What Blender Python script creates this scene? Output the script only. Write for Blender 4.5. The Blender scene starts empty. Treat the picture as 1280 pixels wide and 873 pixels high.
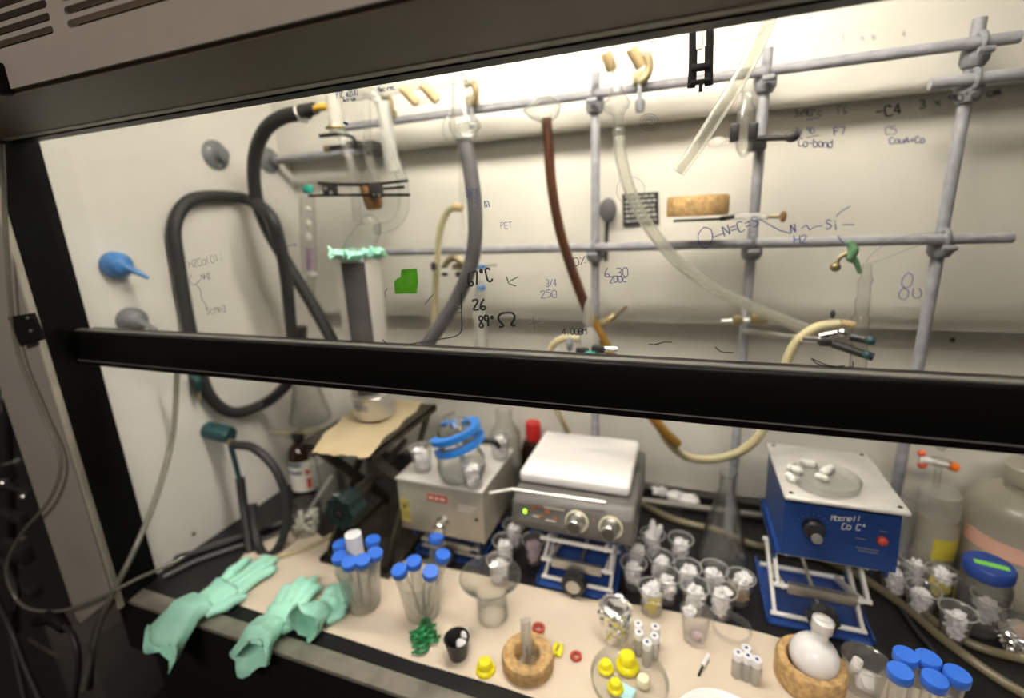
import bpy, bmesh, math, random
from mathutils import Vector, Matrix, noise
random.seed(7)
PI = math.pi
scn = bpy.context.scene
COL = scn.collection
V = Vector
# ------------------------------------------------------------ camera numbers
YAW, PITCH, ROLL, FPX, EYE = .3555, .249, -.0447, 585.2, V((0, 0, .6))
Fw = V((-math.sin(YAW)*math.cos(PITCH), math.cos(YAW)*math.cos(PITCH), -math.sin(PITCH)))
r0 = Fw.cross(V((0, 0, 1))).normalized(); u0 = r0.cross(Fw)
Rt = math.cos(ROLL)*r0 + math.sin(ROLL)*u0
Up = -math.sin(ROLL)*r0 + math.cos(ROLL)*u0
def P(u, v, x=None, y=None, z=None):
    """where the sight line of a photo point meets a plane of the place"""
    d = Fw*FPX + Rt*(u-640) - Up*(v-426.5)
    if x is not None: t = (x-EYE.x)/d.x
    elif y is not None: t = (y-EYE.y)/d.y
    else: t = (z-EYE.z)/d.z
    return EYE + d*t
def B(u, v): return P(u, v, z=0)

# ------------------------------------------------------------ materials
MATS = {}
def nodes(name):
    m = bpy.data.materials.new(name); m.use_nodes = True
    nt = m.node_tree
    for n in list(nt.nodes): nt.nodes.remove(n)
    out = nt.nodes.new('ShaderNodeOutputMaterial')
    MATS[name] = m
    return m, nt, out
def mat(name, col, rough=.5, metal=0, var=0., vscale=12, bump=0., bscale=60, spec=.5, emit=0, coat=0, sheen=0, trans=0, sss=0):
    m, nt, out = nodes(name)
    b = nt.nodes.new('ShaderNodeBsdfPrincipled')
    nt.links.new(b.outputs[0], out.inputs[0])
    b.inputs['Base Color'].default_value = (*col, 1)
    b.inputs['Roughness'].default_value = rough
    b.inputs['Metallic'].default_value = metal
    b.inputs['Specular IOR Level'].default_value = spec
    b.inputs['Coat Weight'].default_value = coat
    if sss:
        b.inputs['Subsurface Weight'].default_value = sss; b.inputs['Subsurface Scale'].default_value = .01
    if emit:
        b.inputs['Emission Color'].default_value = (*col, 1); b.inputs['Emission Strength'].default_value = emit
    tc = nt.nodes.new('ShaderNodeTexCoord')
    if var:
        n = nt.nodes.new('ShaderNodeTexNoise'); n.inputs['Scale'].default_value = vscale; n.inputs['Detail'].default_value = 5
        nt.links.new(tc.outputs['Object'], n.inputs['Vector'])
        r = nt.nodes.new('ShaderNodeValToRGB')
        r.color_ramp.elements[0].position = .3; r.color_ramp.elements[1].position = .7
        r.color_ramp.elements[0].color = (*[c*(1-var) for c in col], 1)
        r.color_ramp.elements[1].color = (*[min(1, c*(1+var*.6)) for c in col], 1)
        nt.links.new(n.outputs['Fac'], r.inputs[0]); nt.links.new(r.outputs[0], b.inputs['Base Color'])
    if bump:
        n2 = nt.nodes.new('ShaderNodeTexNoise'); n2.inputs['Scale'].default_value = bscale; n2.inputs['Detail'].default_value = 4
        nt.links.new(tc.outputs['Object'], n2.inputs['Vector'])
        bp = nt.nodes.new('ShaderNodeBump'); bp.inputs['Strength'].default_value = bump; bp.inputs['Distance'].default_value = .004
        nt.links.new(n2.outputs['Fac'], bp.inputs['Height']); nt.links.new(bp.outputs[0], b.inputs['Normal'])
    return m
def glassy(name, tint=(.97, .98, .97), edge=(.62, .64, .6), body=None, bodyw=0., rough=.04, ior=1.45, gl=1.0, pw=1.7):
    power = pw
    """thin-walled glass or clear plastic: see-through face on, denser and shinier at the rim"""
    m, nt, out = nodes(name)
    lw = nt.nodes.new('ShaderNodeLayerWeight'); lw.inputs['Blend'].default_value = .35
    pw = nt.nodes.new('ShaderNodeMath'); pw.operation = 'POWER'; pw.inputs[1].default_value = power
    nt.links.new(lw.outputs['Facing'], pw.inputs[0])
    mc = nt.nodes.new('ShaderNodeMix'); mc.data_type = 'RGBA'
    mc.inputs[6].default_value = (*tint, 1); mc.inputs[7].default_value = (*edge, 1)
    nt.links.new(pw.outputs[0], mc.inputs[0])
    tr = nt.nodes.new('ShaderNodeBsdfTransparent'); nt.links.new(mc.outputs[2], tr.inputs[0])
    last = tr
    if body:
        df = nt.nodes.new('ShaderNodeBsdfDiffuse'); df.inputs[0].default_value = (*body, 1)
        tl = nt.nodes.new('ShaderNodeBsdfTranslucent'); tl.inputs[0].default_value = (*body, 1)
        m2 = nt.nodes.new('ShaderNodeMixShader'); m2.inputs[0].default_value = .5
        nt.links.new(df.outputs[0], m2.inputs[1]); nt.links.new(tl.outputs[0], m2.inputs[2])
        m1 = nt.nodes.new('ShaderNodeMixShader'); m1.inputs[0].default_value = bodyw
        nt.links.new(tr.outputs[0], m1.inputs[1]); nt.links.new(m2.outputs[0], m1.inputs[2]); last = m1
    lf = nt.nodes.new('ShaderNodeLayerWeight'); lf.inputs['Blend'].default_value = .5
    f5 = nt.nodes.new('ShaderNodeMath'); f5.operation = 'POWER'; f5.inputs[1].default_value = 4
    nt.links.new(lf.outputs['Facing'], f5.inputs[0])
    fm = nt.nodes.new('ShaderNodeMath'); fm.operation = 'MULTIPLY_ADD'; fm.inputs[1].default_value = .8*gl; fm.inputs[2].default_value = .045*gl
    nt.links.new(f5.outputs[0], fm.inputs[0])
    g = nt.nodes.new('ShaderNodeBsdfGlossy'); g.inputs['Roughness'].default_value = rough
    mx = nt.nodes.new('ShaderNodeMixShader')
    nt.links.new(fm.outputs[0], mx.inputs[0]); nt.links.new(last.outputs[0], mx.inputs[1]); nt.links.new(g.outputs[0], mx.inputs[2])
    nt.links.new(mx.outputs[0], out.inputs[0])
    return m
wallp = mat('cream_wall_paint', (.70, .682, .62), .42, var=.07, vscale=5, bump=.04, bscale=140)
wallp2 = mat('cream_side_paint', (.70, .68, .635), .38, var=.04, vscale=6, bump=.03, bscale=120)
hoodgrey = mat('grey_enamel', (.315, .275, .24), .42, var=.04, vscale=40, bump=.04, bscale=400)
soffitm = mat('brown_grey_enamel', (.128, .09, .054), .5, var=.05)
lipm = mat('pale_grey_lip', (.46, .43, .36), .45, var=.2, vscale=25)
postm = mat('beige_post_enamel', (.31, .285, .25), .5, var=.1, vscale=9, bump=.03)
blackm = mat('black_enamel', (.004, .004, .0042), .4, spec=.12)
blackflat = mat('flat_black', (.007, .007, .007), .8, spec=.15)
voidm = mat('dark_recess', (.006, .006, .006), .95)
benchm = mat('black_epoxy_worktop', (.010, .010, .0105), .38, spec=.35, var=.3, vscale=30, bump=.03, bscale=200)
stripm = mat('worn_steel_strip', (.40, .37, .31), .4, .55, var=.35, vscale=22)
rodm = mat('grey_painted_rod', (.33, .335, .37), .5, var=.22, vscale=60, bump=.3, bscale=220)
rodjoint = mat('grey_painted_joint', (.23, .235, .26), .5, var=.2, vscale=60, bump=.3, bscale=160)
steel = mat('brushed_steel', (.62, .61, .58), .3, 1, var=.1, vscale=60)
chrome = mat('chrome', (.8, .8, .8), .12, 1)
alu = mat('dull_aluminium', (.55, .54, .50), .42, .85, var=.15, vscale=30)
foilm = mat('aluminium_foil', (.95, .95, .95), .24, 1)
rubber = mat('black_rubber', (.022, .022, .023), .55, var=.2, vscale=40)
rubbergrey = mat('grey_rubber_hose', (.105, .10, .105), .5, var=.25, vscale=30)
darkmetal = mat('dark_cast_metal', (.045, .043, .04), .5, .4, var=.3, vscale=40)
brass = mat('old_brass', (.33, .27, .15), .45, .7, var=.2, vscale=40)
beigerub = mat('tan_rubber', (.52, .39, .21), .6, var=.25, vscale=50)
yellowtube = mat('yellowed_tubing', (.50, .455, .275), .4, var=.15, vscale=25, sss=.2)
brownliq = mat('brown_liquid', (.085, .030, .016), .4, var=.3, vscale=20)
amberliq = mat('amber_liquid', (.30, .165, .022), .35, var=.15, vscale=20)
brownhose = glassy('clear_hose_over_brown', (.93, .90, .84), (.6, .5, .36), rough=.08)
clearhose = glassy('clear_hose', (.93, .93, .88), (.30, .30, .25), (.92, .92, .86), .26, rough=.08)
greyhose = glassy('dull_clear_tubing', (.80, .80, .74), (.45, .45, .4), (.5, .49, .43), .4, rough=.15)
glass = glassy('lab_glass', (.968, .970, .962), (.31, .32, .30), (.95, .96, .94), .04, pw=2.1)  # slight white haze mixed in, standing in for reflected surroundings
frostg = glassy('frosted_glass', (.97, .97, .96), (.7, .7, .67), (.95, .95, .92), .30, rough=.3)
paneglass = glassy('sash_glass', (.985, .985, .975), (.9, .92, .9), gl=.55, rough=.0)
cupplast = glassy('clear_cup_plastic', (.99, .99, .99), (.72, .73, .74), (.96, .96, .98), .07, rough=.12, pw=2.6)
tubeplast = glassy('clear_tube_plastic', (.99, .99, .99), (.8, .8, .8), (.96, .96, .96), .045, rough=.12, pw=2.6)
beakerplast = glassy('cloudy_beaker_plastic', (.985, .985, .975), (.8, .8, .77), (.95, .95, .92), .085, rough=.2, pw=2.6)
carboyplast = glassy('milky_carboy_plastic', (.8, .79, .72), (.6, .6, .55), (.68, .65, .55), .72, rough=.3)
amberglass = glassy('amber_glass', (.20, .07, .02), (.05, .02, .01), (.08, .03, .01), .5)
tissue = mat('white_tissue', (.76, .75, .76), .8, var=.05, vscale=60, bump=.3, bscale=160)
tissuey = mat('yellow_soaked_tissue', (.80, .66, .07), .7, var=.3, vscale=40)
tissueb = mat('brown_soaked_tissue', (.45, .30, .16), .7, var=.5, vscale=40)
tissuep = mat('pink_soaked_tissue', (.66, .50, .55), .7, var=.3, vscale=40)
linerm = mat('tan_bench_paper', (.66, .57, .455), .85, var=.06, vscale=7, bump=.12, bscale=18)
paperm = mat('cream_paper', (.78, .66, .43), .85, var=.05, vscale=9, bump=.1, bscale=30)
glovem = mat('mint_nitrile', (.40, .80, .64), .5, var=.1, vscale=30, bump=.35, bscale=70, sss=.1)
bluecap = mat('blue_cap_plastic', (.035, .16, .70), .38, bump=.05, bscale=300)
whiteplast = mat('white_plastic', (.86, .85, .82), .35)
whiteceram = mat('white_ceramic', (.90, .89, .88), .25, coat=.3)
greybody = mat('grey_moulded_body', (.13, .125, .117), .42, var=.06, vscale=30)
panelgrey = mat('dark_grey_panel', (.14, .135, .125), .45)
bluebox = mat('blue_enamel', (.014, .05, .20), .35, var=.12, vscale=25)
bluebright = mat('blue_plate_enamel', (.015, .06, .26), .4, var=.2, vscale=30)
blueclamp = mat('bright_blue_plastic', (.03, .22, .70), .35)
silverbox = mat('silver_enamel', (.46, .43, .36), .42, .4, var=.12, vscale=20)
silvertop = mat('steel_plate', (.70, .685, .65), .38, .25, var=.12, vscale=30)
yellowed = mat('yellow_chemical_stain', (.52, .43, .10), .6, var=.4, vscale=70)
redm = mat('red_plastic', (.55, .02, .02), .4)
redring = mat('red_rubber', (.50, .06, .035), .5)
amberprint = mat('orange_print', (.42, .13, .04), .5)
orangem = mat('orange_plastic', (.85, .20, .02), .4)
coralm = mat('coral_plastic', (.85, .16, .08), .4)
yellowm = mat('yellow_plastic', (.86, .76, .015), .4)
greenclip = mat('green_plastic', (.01, .20, .055), .4)
tealm = mat('dark_teal_plastic', (.010, .055, .060), .4)
tealclip = mat('teal_plastic', (.02, .30, .24), .4)
valveblue = mat('blue_valve_plastic', (.045, .19, .50), .4, bump=.03)
valvegrey = mat('grey_valve_plastic', (.17, .175, .185), .45)
cork = mat('cork', (.56, .36, .155), .85, var=.35, vscale=130, bump=.5, bscale=220)
corkdark = mat('scorched_cork', (.36, .18, .06), .8, var=.6, vscale=40, bump=.5, bscale=160)
bardull = mat('dull_grey_bar', (.20, .19, .17), .45, .6)
duskytube = glassy('dusky_yellow_tubing', (.85, .82, .7), (.4, .37, .28), (.45, .40, .26), .55, rough=.2)
milkwhite = mat('milky_white_glass', (.86, .85, .86), .22, sss=.15)
knobgreen = mat('green_black_plastic', (.008, .022, .020), .35)
silvered = mat('silvered_glass', (.74, .72, .68), .38, .75, var=.15, vscale=14)
darkstripe = mat('dark_window_stripe', (.13, .12, .125), .25, .4, var=.2, vscale=20)
oldjack = mat('rusty_dark_steel', (.055, .046, .033), .55, .5, var=.4, vscale=25)
inkblack = mat('black_marker_ink', (.012, .012, .014), .6)
inkblue = mat('blue_marker_ink', (.06, .07, .27), .6)
inkpale = mat('faded_marker_ink', (.36, .36, .45), .7)
inkgrey = mat('grey_marker_ink', (.13, .13, .135), .7)
greentape = mat('green_tape', (.10, .44, .012), .6, var=.35, vscale=60, bump=.2)
signm = mat('black_sign', (.02, .02, .02), .5)
signwhite = mat('white_print', (.72, .71, .66), .6)
labelwhite = mat('white_label', (.74, .72, .66), .6)
labelblue = mat('navy_print', (.05, .09, .17), .6)
greenlabel = mat('bright_green_label', (.20, .62, .08), .6)
yellowlab = mat('yellow_label', (.55, .47, .05), .6)
pinktape = mat('pink_tape', (.72, .43, .33), .6)
ledgreen = mat('green_led', (.30, .85, .03), .4, emit=1.2)
purplepow = mat('purple_packing', (.42, .30, .44), .8, var=.3, vscale=90)
pellet = mat('white_pellets', (.85, .84, .76), .6)
lampglow = mat('fluorescent_tube_glow', (1, .945, .85), .5, emit=15.5)
greenyellow = mat('dull_green_rubber', (.14, .30, .15), .5, var=.4, vscale=60)
cyanpaper = mat('pale_blue_paper', (.45, .72, .80), .7)
creamwax = mat('cream_plug', (.85, .80, .55), .5)
blackcup = mat('black_plastic', (.018, .017, .018), .4)
floorm = mat('dark_lab_floor', (.018, .016, .015), .6, var=.3, vscale=4)
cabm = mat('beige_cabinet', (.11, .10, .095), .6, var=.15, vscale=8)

# ------------------------------------------------------------ mesh building
WORLD = {}
def setp(o, label=None, cat=None, group=None, kind=None):
    if label: o['label'] = label
    if cat: o['category'] = cat
    if group: o['group'] = group
    if kind: o['kind'] = kind
    return o
def thing(name, label, cat, loc=(0, 0, 0), group=None):
    o = bpy.data.objects.new(name, None); o.empty_display_size = .02
    COL.objects.link(o); o.location = loc; WORLD[o] = V(loc)
    return setp(o, label, cat, group)
def basis(axis):
    a = V(axis).normalized()
    t = V((0, 0, 1)) if abs(a.z) < .9 else V((1, 0, 0))
    x = t.cross(a).normalized(); y = a.cross(x)
    return x, y, a
def spline(pts, n=8):
    pts = [V(p) for p in pts]
    if len(pts) < 3: return pts
    q = [2*pts[0]-pts[1]] + pts + [2*pts[-1]-pts[-2]]
    out = []
    for i in range(1, len(q)-2):
        a, b, c, d = q[i-1:i+3]
        for k in range(n):
            t = k/n
            out.append(.5*((2*b) + (c-a)*t + (2*a-5*b+4*c-d)*t*t + (3*b-a-3*c+d)*t**3))
    out.append(pts[-1])
    return out
class MB:
    def __init__(s): s.bm = bmesh.new()
    def box(s, c, size, rot=None, bev=0, seg=2):
        t = bmesh.new(); bmesh.ops.create_cube(t, size=1)
        for v in t.verts: v.co = V((v.co.x*size[0], v.co.y*size[1], v.co.z*size[2]))
        if bev: bmesh.ops.bevel(t, geom=list(t.edges), offset=bev, segments=seg, affect='EDGES', profile=.5)
        m = Matrix.Translation(V(c)) @ (rot.to_4x4() if rot else Matrix())
        t.transform(m); s.merge(t); return s
    def span(s, a, b, bev=0):
        a, b = V(a), V(b)
        return s.box((a+b)/2, [abs(b[i]-a[i]) for i in range(3)], bev=bev)
    def merge(s, t):
        me = bpy.data.meshes.new('tmp'); t.to_mesh(me); t.free(); s.bm.from_mesh(me); bpy.data.meshes.remove(me)
    def ringstrip(s, rings, closed_ends=(True, True), loop=False):
        vs = [[s.bm.verts.new(p) for p in r] for r in rings]
        n = len(vs[0])
        pairs = list(zip(vs[:-1], vs[1:]))
        if loop: pairs.append((vs[-1], vs[0]))
        for a, b in pairs:
            for i in range(n):
                s.bm.faces.new((a[i], a[(i+1) % n], b[(i+1) % n], b[i]))
        if not loop:
            if closed_ends[0]: s.bm.faces.new(vs[0][::-1])
            if closed_ends[1]: s.bm.faces.new(vs[-1])
        return s
    def cyl(s, p0, p1, r, r1=None, seg=18, caps=True):
        p0, p1 = V(p0), V(p1); r1 = r if r1 is None else r1
        x, y, a = basis(p1-p0)
        ring = lambda p, q: [p + x*(q*math.cos(2*PI*i/seg)) + y*(q*math.sin(2*PI*i/seg)) for i in range(seg)]
        return s.ringstrip([ring(p0, r), ring(p1, r1)], (caps, caps))
    def tube(s, pts, r, seg=12, n=8, smooth=True, caps=True, loop=False, flat=None):
        """swept round section; r a number or one radius per given point"""
        base = [V(p) for p in pts]
        path = spline(base, n) if smooth else base
        rr = [r]*len(path) if not isinstance(r, (list, tuple)) else [
            (lambda f: r[int(f)]*(1-(f-int(f))) + r[min(int(f)+1, len(r)-1)]*(f-int(f)))(i*(len(r)-1)/(len(path)-1)) for i in range(len(path))]
        T = [(path[min(i+1, len(path)-1)]-path[max(i-1, 0)]).normalized() for i in range(len(path))]
        x, y, a = basis(T[0]); rings = []
        for i, p in enumerate(path):
            x = (x - T[i]*x.dot(T[i])).normalized(); y = T[i].cross(x)
            k = flat or 1
            rings.append([p + x*(rr[i]*math.cos(2*PI*j/seg)) + y*(rr[i]*k*math.sin(2*PI*j/seg)) for j in range(seg)])
        return s.ringstrip(rings, (caps, caps), loop)
    def lathe(s, prof, c=(0, 0, 0), axis=(0, 0, 1), seg=32, closed=False):
        """prof: (radius, height) pairs turned about the axis through c"""
        x, y, a = basis(axis); c = V(c)
        rings = [[c + a*h + x*(max(r, 1e-5)*math.cos(2*PI*i/seg)) + y*(max(r, 1e-5)*math.sin(2*PI*i/seg)) for i in range(seg)] for r, h in prof]
        return s.ringstrip(rings, (prof[0][0] > 1e-4 and not closed, prof[-1][0] > 1e-4 and not closed), closed)
    def shell(s, prof, w, c=(0, 0, 0), axis=(0, 0, 1), seg=32, bottom=True):
        """open-topped vessel with real wall thickness w from an outer profile, bottom first"""
        inner = [(max(r-w, 1e-5), max(h, prof[0][1]+w)) for r, h in prof]
        if bottom: pr = [(0, prof[0][1])] + list(prof) + inner[::-1] + [(0, prof[0][1]+w)]
        else: pr = list(prof) + [(max(r-w, 1e-5), h) for r, h in prof][::-1]
        return s.lathe(pr, c, axis, seg, closed=not bottom)
    def ball(s, c, r, scale=(1, 1, 1), sub=3, rough=0, freq=1, seed=0):
        t = bmesh.new(); bmesh.ops.create_icosphere(t, subdivisions=sub, radius=1)
        for v in t.verts:
            k = 1
            if rough:
                q = v.co*freq + V((seed*3.1, seed*1.7, seed))
                k = 1 + rough*(noise.noise(q) + .6*abs(noise.noise(q*2.3)) - .2)
            v.co = V((v.co.x*scale[0], v.co.y*scale[1], v.co.z*scale[2]))*(r*k) + V(c)
        s.merge(t); return s
    def torus(s, c, R, r, axis=(0, 0, 1), seg=32, ss=10, sq=(1, 1)):
        x, y, a = basis(axis); c = V(c); rings = []
        for i in range(seg):
            d = x*math.cos(2*PI*i/seg)*sq[0] + y*math.sin(2*PI*i/seg)*sq[1]
            dn = d.normalized()
            rings.append([c + d*R + dn*(r*math.cos(2*PI*j/ss)) + a*(r*math.sin(2*PI*j/ss)) for j in range(ss)])
        return s.ringstrip(rings, loop=True)
    def prism(s, pts, off):
        """a flat polygon given in space, thickened by the vector off"""
        pts = [V(p) for p in pts]; off = V(off)
        a = [s.bm.verts.new(p) for p in pts]; b = [s.bm.verts.new(p+off) for p in pts]; n = len(a)
        s.bm.faces.new(a[::-1]); s.bm.faces.new(b)
        for i in range(n): s.bm.faces.new((a[i], a[(i+1) % n], b[(i+1) % n], b[i]))
        return s
    def build(s, name, m, parent=None, org=None, sharp=.7):
        o0 = WORLD[parent] if parent else V(org or (0, 0, 0))
        bmesh.ops.recalc_face_normals(s.bm, faces=list(s.bm.faces))
        for v in s.bm.verts: v.co -= o0
        for f in s.bm.faces: f.smooth = True
        for e in s.bm.edges:
            if len(e.link_faces) == 2 and e.calc_face_angle(0) > sharp: e.smooth = False
        me = bpy.data.meshes.new(name); s.bm.to_mesh(me); s.bm.free()
        me.materials.append(m)
        o = bpy.data.objects.new(name, me); COL.objects.link(o)
        if parent: o.parent = parent
        else: o.location = o0
        WORLD[o] = o0
        return o
def islands(bm):
    seen = set(); out = []
    for v0 in bm.verts:
        if v0 in seen: continue
        st = [v0]; seen.add(v0); g = []
        while st:
            v = st.pop(); g.append(v)
            for e in v.link_edges:
                w = e.other_vert(v)
                if w not in seen: seen.add(w); st.append(w)
        out.append(g)
    return out
def builds(mb, name, m, parent):
    """every separate piece of the mesh becomes a part of its own"""
    res = []
    for g in islands(mb.bm):
        b = MB(); mp = {v: b.bm.verts.new(v.co) for v in g}
        for f in {f for v in g for f in v.link_faces}: b.bm.faces.new([mp[v] for v in f.verts])
        res.append(b.build(name, m, parent))
    mb.bm.free(); return res
def kids(o): return [c for c in COL.objects if c.parent == o]
def clone(o, loc, label=None, group=None, rz=0, scale=None, parent=None):
    c = o.copy(); COL.objects.link(c); WORLD[c] = V(loc) if parent is None else WORLD[parent]
    if parent is None:
        c.location = loc; c.rotation_euler = (0, 0, rz)
        if scale: c.scale = scale
        if label: c['label'] = label
        if group: c['group'] = group
    else: c.parent = parent
    for k in kids(o): clone(k, loc, parent=c)
    return c
def single(mb, name, m, label, cat, org, group=None):
    return setp(mb.build(name, m, None, org), label, cat, group)
def struct(mb, name, m):
    return setp(mb.build(name, m), kind='structure')
# ------------------------------------------------------------ more placing helpers
def proj(p):
    d = V(p)-EYE
    return 640+FPX*d.dot(Rt)/d.dot(Fw), 426.5-FPX*d.dot(Up)/d.dot(Fw)
def zat(c, v):
    lo, hi = -.1, .6
    for _ in range(40):
        m = (lo+hi)/2
        if proj((c[0], c[1], m))[1] > v: lo = m
        else: hi = m
    return lo
def pts(*l, y=None, x=None, z=None): return [P(u, v, y=y, x=x, z=z) for u, v in l]
def px(*l): return [P(u, v, x=x) for u, v, x in l]
def py(*l): return [P(u, v, y=y) for u, v, y in l]
YS = .436                      # the sash glass
XL = -.885                     # inner left wall
# ------------------------------------------------------------ the hood shell
struct(MB().span((XL-.03, .44, -.05), (XL, 1.0, 1.07)), 'wall_left', wallp2)
struct(MB().span((.98, .44, -.05), (1.01, 1.0, 1.07)), 'wall_right', wallp2)
w = MB(); w.span((XL, .962, .03), (.98, .975, .47)); w.span((XL, .934, .398), (.98, .946, .83)); w.span((XL, .900, .757), (.98, .920, 1.07))
w.span((XL, .99, -.05), (.98, 1.0, 1.07))
struct(w, 'wall_back', wallp)
struct(MB().span((XL-.03, .30, 1.07), (1.01, 1.0, 1.09)), 'ceiling', wallp2)
struct(MB().span((-6, -4, -.95), (4, 3, -.92)), 'floor', floorm)
single(MB().span((XL, .424, -.03), (.98, .985, 0)), 'worktop', benchm, 'black epoxy worktop running the whole width of the fume hood', 'worktop', (0, .7, -.03))
a = thing('airfoil_sill', 'worn metal airfoil sill along the front edge of the black worktop', 'sill', (0, .41, -.03))
MB().span((XL-.02, .396, -.006), (.98, .424, .002), bev=.002).build('sill_strip', stripm, a)
MB().span((XL-.02, .398, -.11), (.98, .422, -.006)).build('apron', blackflat, a)
equip = None
single(MB().span((XL-.02, .43, -.92), (.98, .98, -.032)), 'base_cabinet', blackflat, 'dark base cabinet beneath the black worktop', 'cabinet', (0, .7, -.92))
# ------------------------------------------------------------ hood front: panel with louvres, soffit, post
hf = thing('louvred_canopy', 'grey enamel canopy with louvre slots above the hood opening', 'canopy', (-.1, .30, .737))
def panel_with_slots():
    cu = bpy.data.curves.new('face', 'CURVE'); cu.dimensions = '2D'; cu.fill_mode = 'BOTH'; cu.extrude = .004
    def loop(pp):
        sp = cu.splines.new('POLY'); sp.points.add(len(pp)-1)
        for q, p in zip(sp.points, pp): q.co = (p[0], p[1], 0, 1)
        sp.use_cyclic_u = True
    loop([(-1.03, .74), (1.1, .74), (1.1, 1.15), (-1.03, 1.15)])
    for x0, x1 in ((-.72, -.514), (-.494, -.29), (-.27, -.066)):
        for k in range(9):
            z = .776 + k*.0098; r = .0030
            pp = []
            for i in range(7): a = -PI/2+PI*i/6; pp.append((x1-r+r*math.cos(a), z+r*math.sin(a)))
            for i in range(7): a = PI/2+PI*i/6; pp.append((x0+r+r*math.cos(a), z+r*math.sin(a)))
            loop(pp)
    o = bpy.data.objects.new('face_tmp', cu); COL.objects.link(o)
    dg = bpy.context.evaluated_depsgraph_get(); me = bpy.data.meshes.new_from_object(o.evaluated_get(dg))
    bpy.data.objects.remove(o)
    b = MB(); b.bm.from_mesh(me)
    for v in b.bm.verts: v.co = V((v.co.x, .300+v.co.z, v.co.y))
    return b
panel_with_slots().build('louvred_panel', hoodgrey, hf)
MB().span((-.80, .318, .765), (0.0, .33, .89)).build('louvre_backing', voidm, hf)
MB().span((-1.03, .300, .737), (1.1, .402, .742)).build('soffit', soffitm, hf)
MB().span((-1.03, .402, .736), (1.1, .414, .745), bev=.001).build('soffit_lip', lipm, hf)
MB().span((-1.03, .4145, .7345), (1.1, .431, .79)).build('sash_seal', blackm, hf)
b = MB(); b.box(P(1, 99, y=.293), (.010, .012, .028), bev=.003); b.build('latch', blackm, hf)
pp_ = thing('hood_side_post', 'beige enamel post at the left side of the hood opening', 'post', (-.93, .41, -.075))
MB().prism([(-1.005, .38, -.075), (-.874, .38, .02), (-.864, .38, .736), (-1.005, .38, .736)], (0, .007, 0)).build('post_face', postm, pp_)
MB().span((-.868, .3795, .0), (-.862, .388, .736), bev=.001).build('post_edge', lipm, pp_)
# ------------------------------------------------------------ the sash
sa = thing('sliding_window', 'half-raised glass sash with black frame and marker notes on it', 'sash', (0, YS, .417))
b = MB(); b.span((-.86, .418, .417), (.98, .452, .4695), bev=.003); b.build('sash_bar', blackm, sa)
MB().span((-.86, .424, .4697), (.98, .4335, .4712)).build('bar_highlight', panelgrey, sa)  # upper highlight line of the bar, painted as a thin paler strip
b = MB(); b.prism([(-.95, .3885, .0), (-.864, .3885, .0), (-.877, .452, .0), (-.95, .452, .0)], (0, 0, .80)); b.build('side_track', blackm, sa)
MB().span((-.86, .4170, .4245), (.98, .4181, .4256)).build('bar_highlight', panelgrey, sa)  # lower highlight line, likewise a paler strip on the black bar
gp = MB().span((-.876, YS-.002, .468), (.98, YS+.002, .80)).build('glass_pane', paneglass, sa)
bk = MB(); q = pts((14, 396), (44, 391), (58, 424), (30, 433), y=.376); bk.prism(q, (0, -.004, 0)); br = bk.build('corner_bracket', blackm, sa)
for u, v in ((36, 398), (40, 414)):
    c = P(u, v, y=.372); MB().lathe([(.0035, 0), (.0033, .0015), (.002, .0026), (0, .003)], c, (0, -1, 0), 14).build('screw', chrome, br)
# ------------------------------------------------------------ marker writing on the pane
FONT = {'A': '00-26-40 12-32', 'B': '00-06-36-45-33-03 33-41-30-00', 'C': '45-36-16-05-01-10-30-41', 'F': '00-06-46 03-33', 'H': '00-06 40-46 03-43',
 'M': '00-06-23-46-40', 'N': '00-06-40-46', 'P': '00-06-36-45-34-03', 'S': '45-36-16-05-14-33-42-31-10-01', 'T': '06-46 26-20', 'E': '46-06-00-40 03-33',
 'R': '00-06-36-45-34-03 23-40', 'O': '10-01-05-16-36-45-41-30-10', 'U': '06-01-10-30-41-46', '0': '10-01-05-16-36-45-41-30-10', '1': '15-26-20', '2': '05-16-36-45-00-40',
 '3': '06-36-45-33-41-30-10-01 33-13', '4': '36-02-42 36-30', '5': '46-06-04-34-43-41-30-00', '6': '36-14-01-10-30-41-32-12-01', '7': '06-46-10',
 '8': '23-05-16-36-45-23-01-10-30-41-23', '9': '44-33-13-05-16-36-45-30', '%': '00-46 05-15 31-41', '/': '00-46', '=': '02-42 04-44', '°': '15-24-35-26-15',
 '-': '03-43', '(': '26-14-12-20', ')': '16-24-22-10', 'o': '10-01-03-14-34-43-41-30-10', 'n': '00-04-34-43-40', 'm': '00-04-14-20 24-34-40', 'c': '43-34-14-03-01-10-30-41',
 'b': '06-00-30-41-43-34-04', 'd': '46-40-10-01-03-14-44', 'i': '20-24 26-25', 'x': '00-44 04-40', 'y': '04-22 44-00', 'u': '04-01-10-30-44 44-40', 't': '26-21-30 04-44',
 'e': '02-42-43-34-14-03-01-10-30', 'a': '44-40-10-01-03-14-44', 'h': '06-00 03-34-40', 'l': '26-20', 'r': '00-04 03-34-44', 'Ω': '00-10-11-03-05-16-36-45-43-31-30-40',
 '.': '20-21', '+': '03-43 21-25', 'K': '00-06 46-03-40', 'g': '44-14-03-01-10-41 44-4x', ',': '21-10', ';': '24-25 21-10', ' ': ''}
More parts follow.
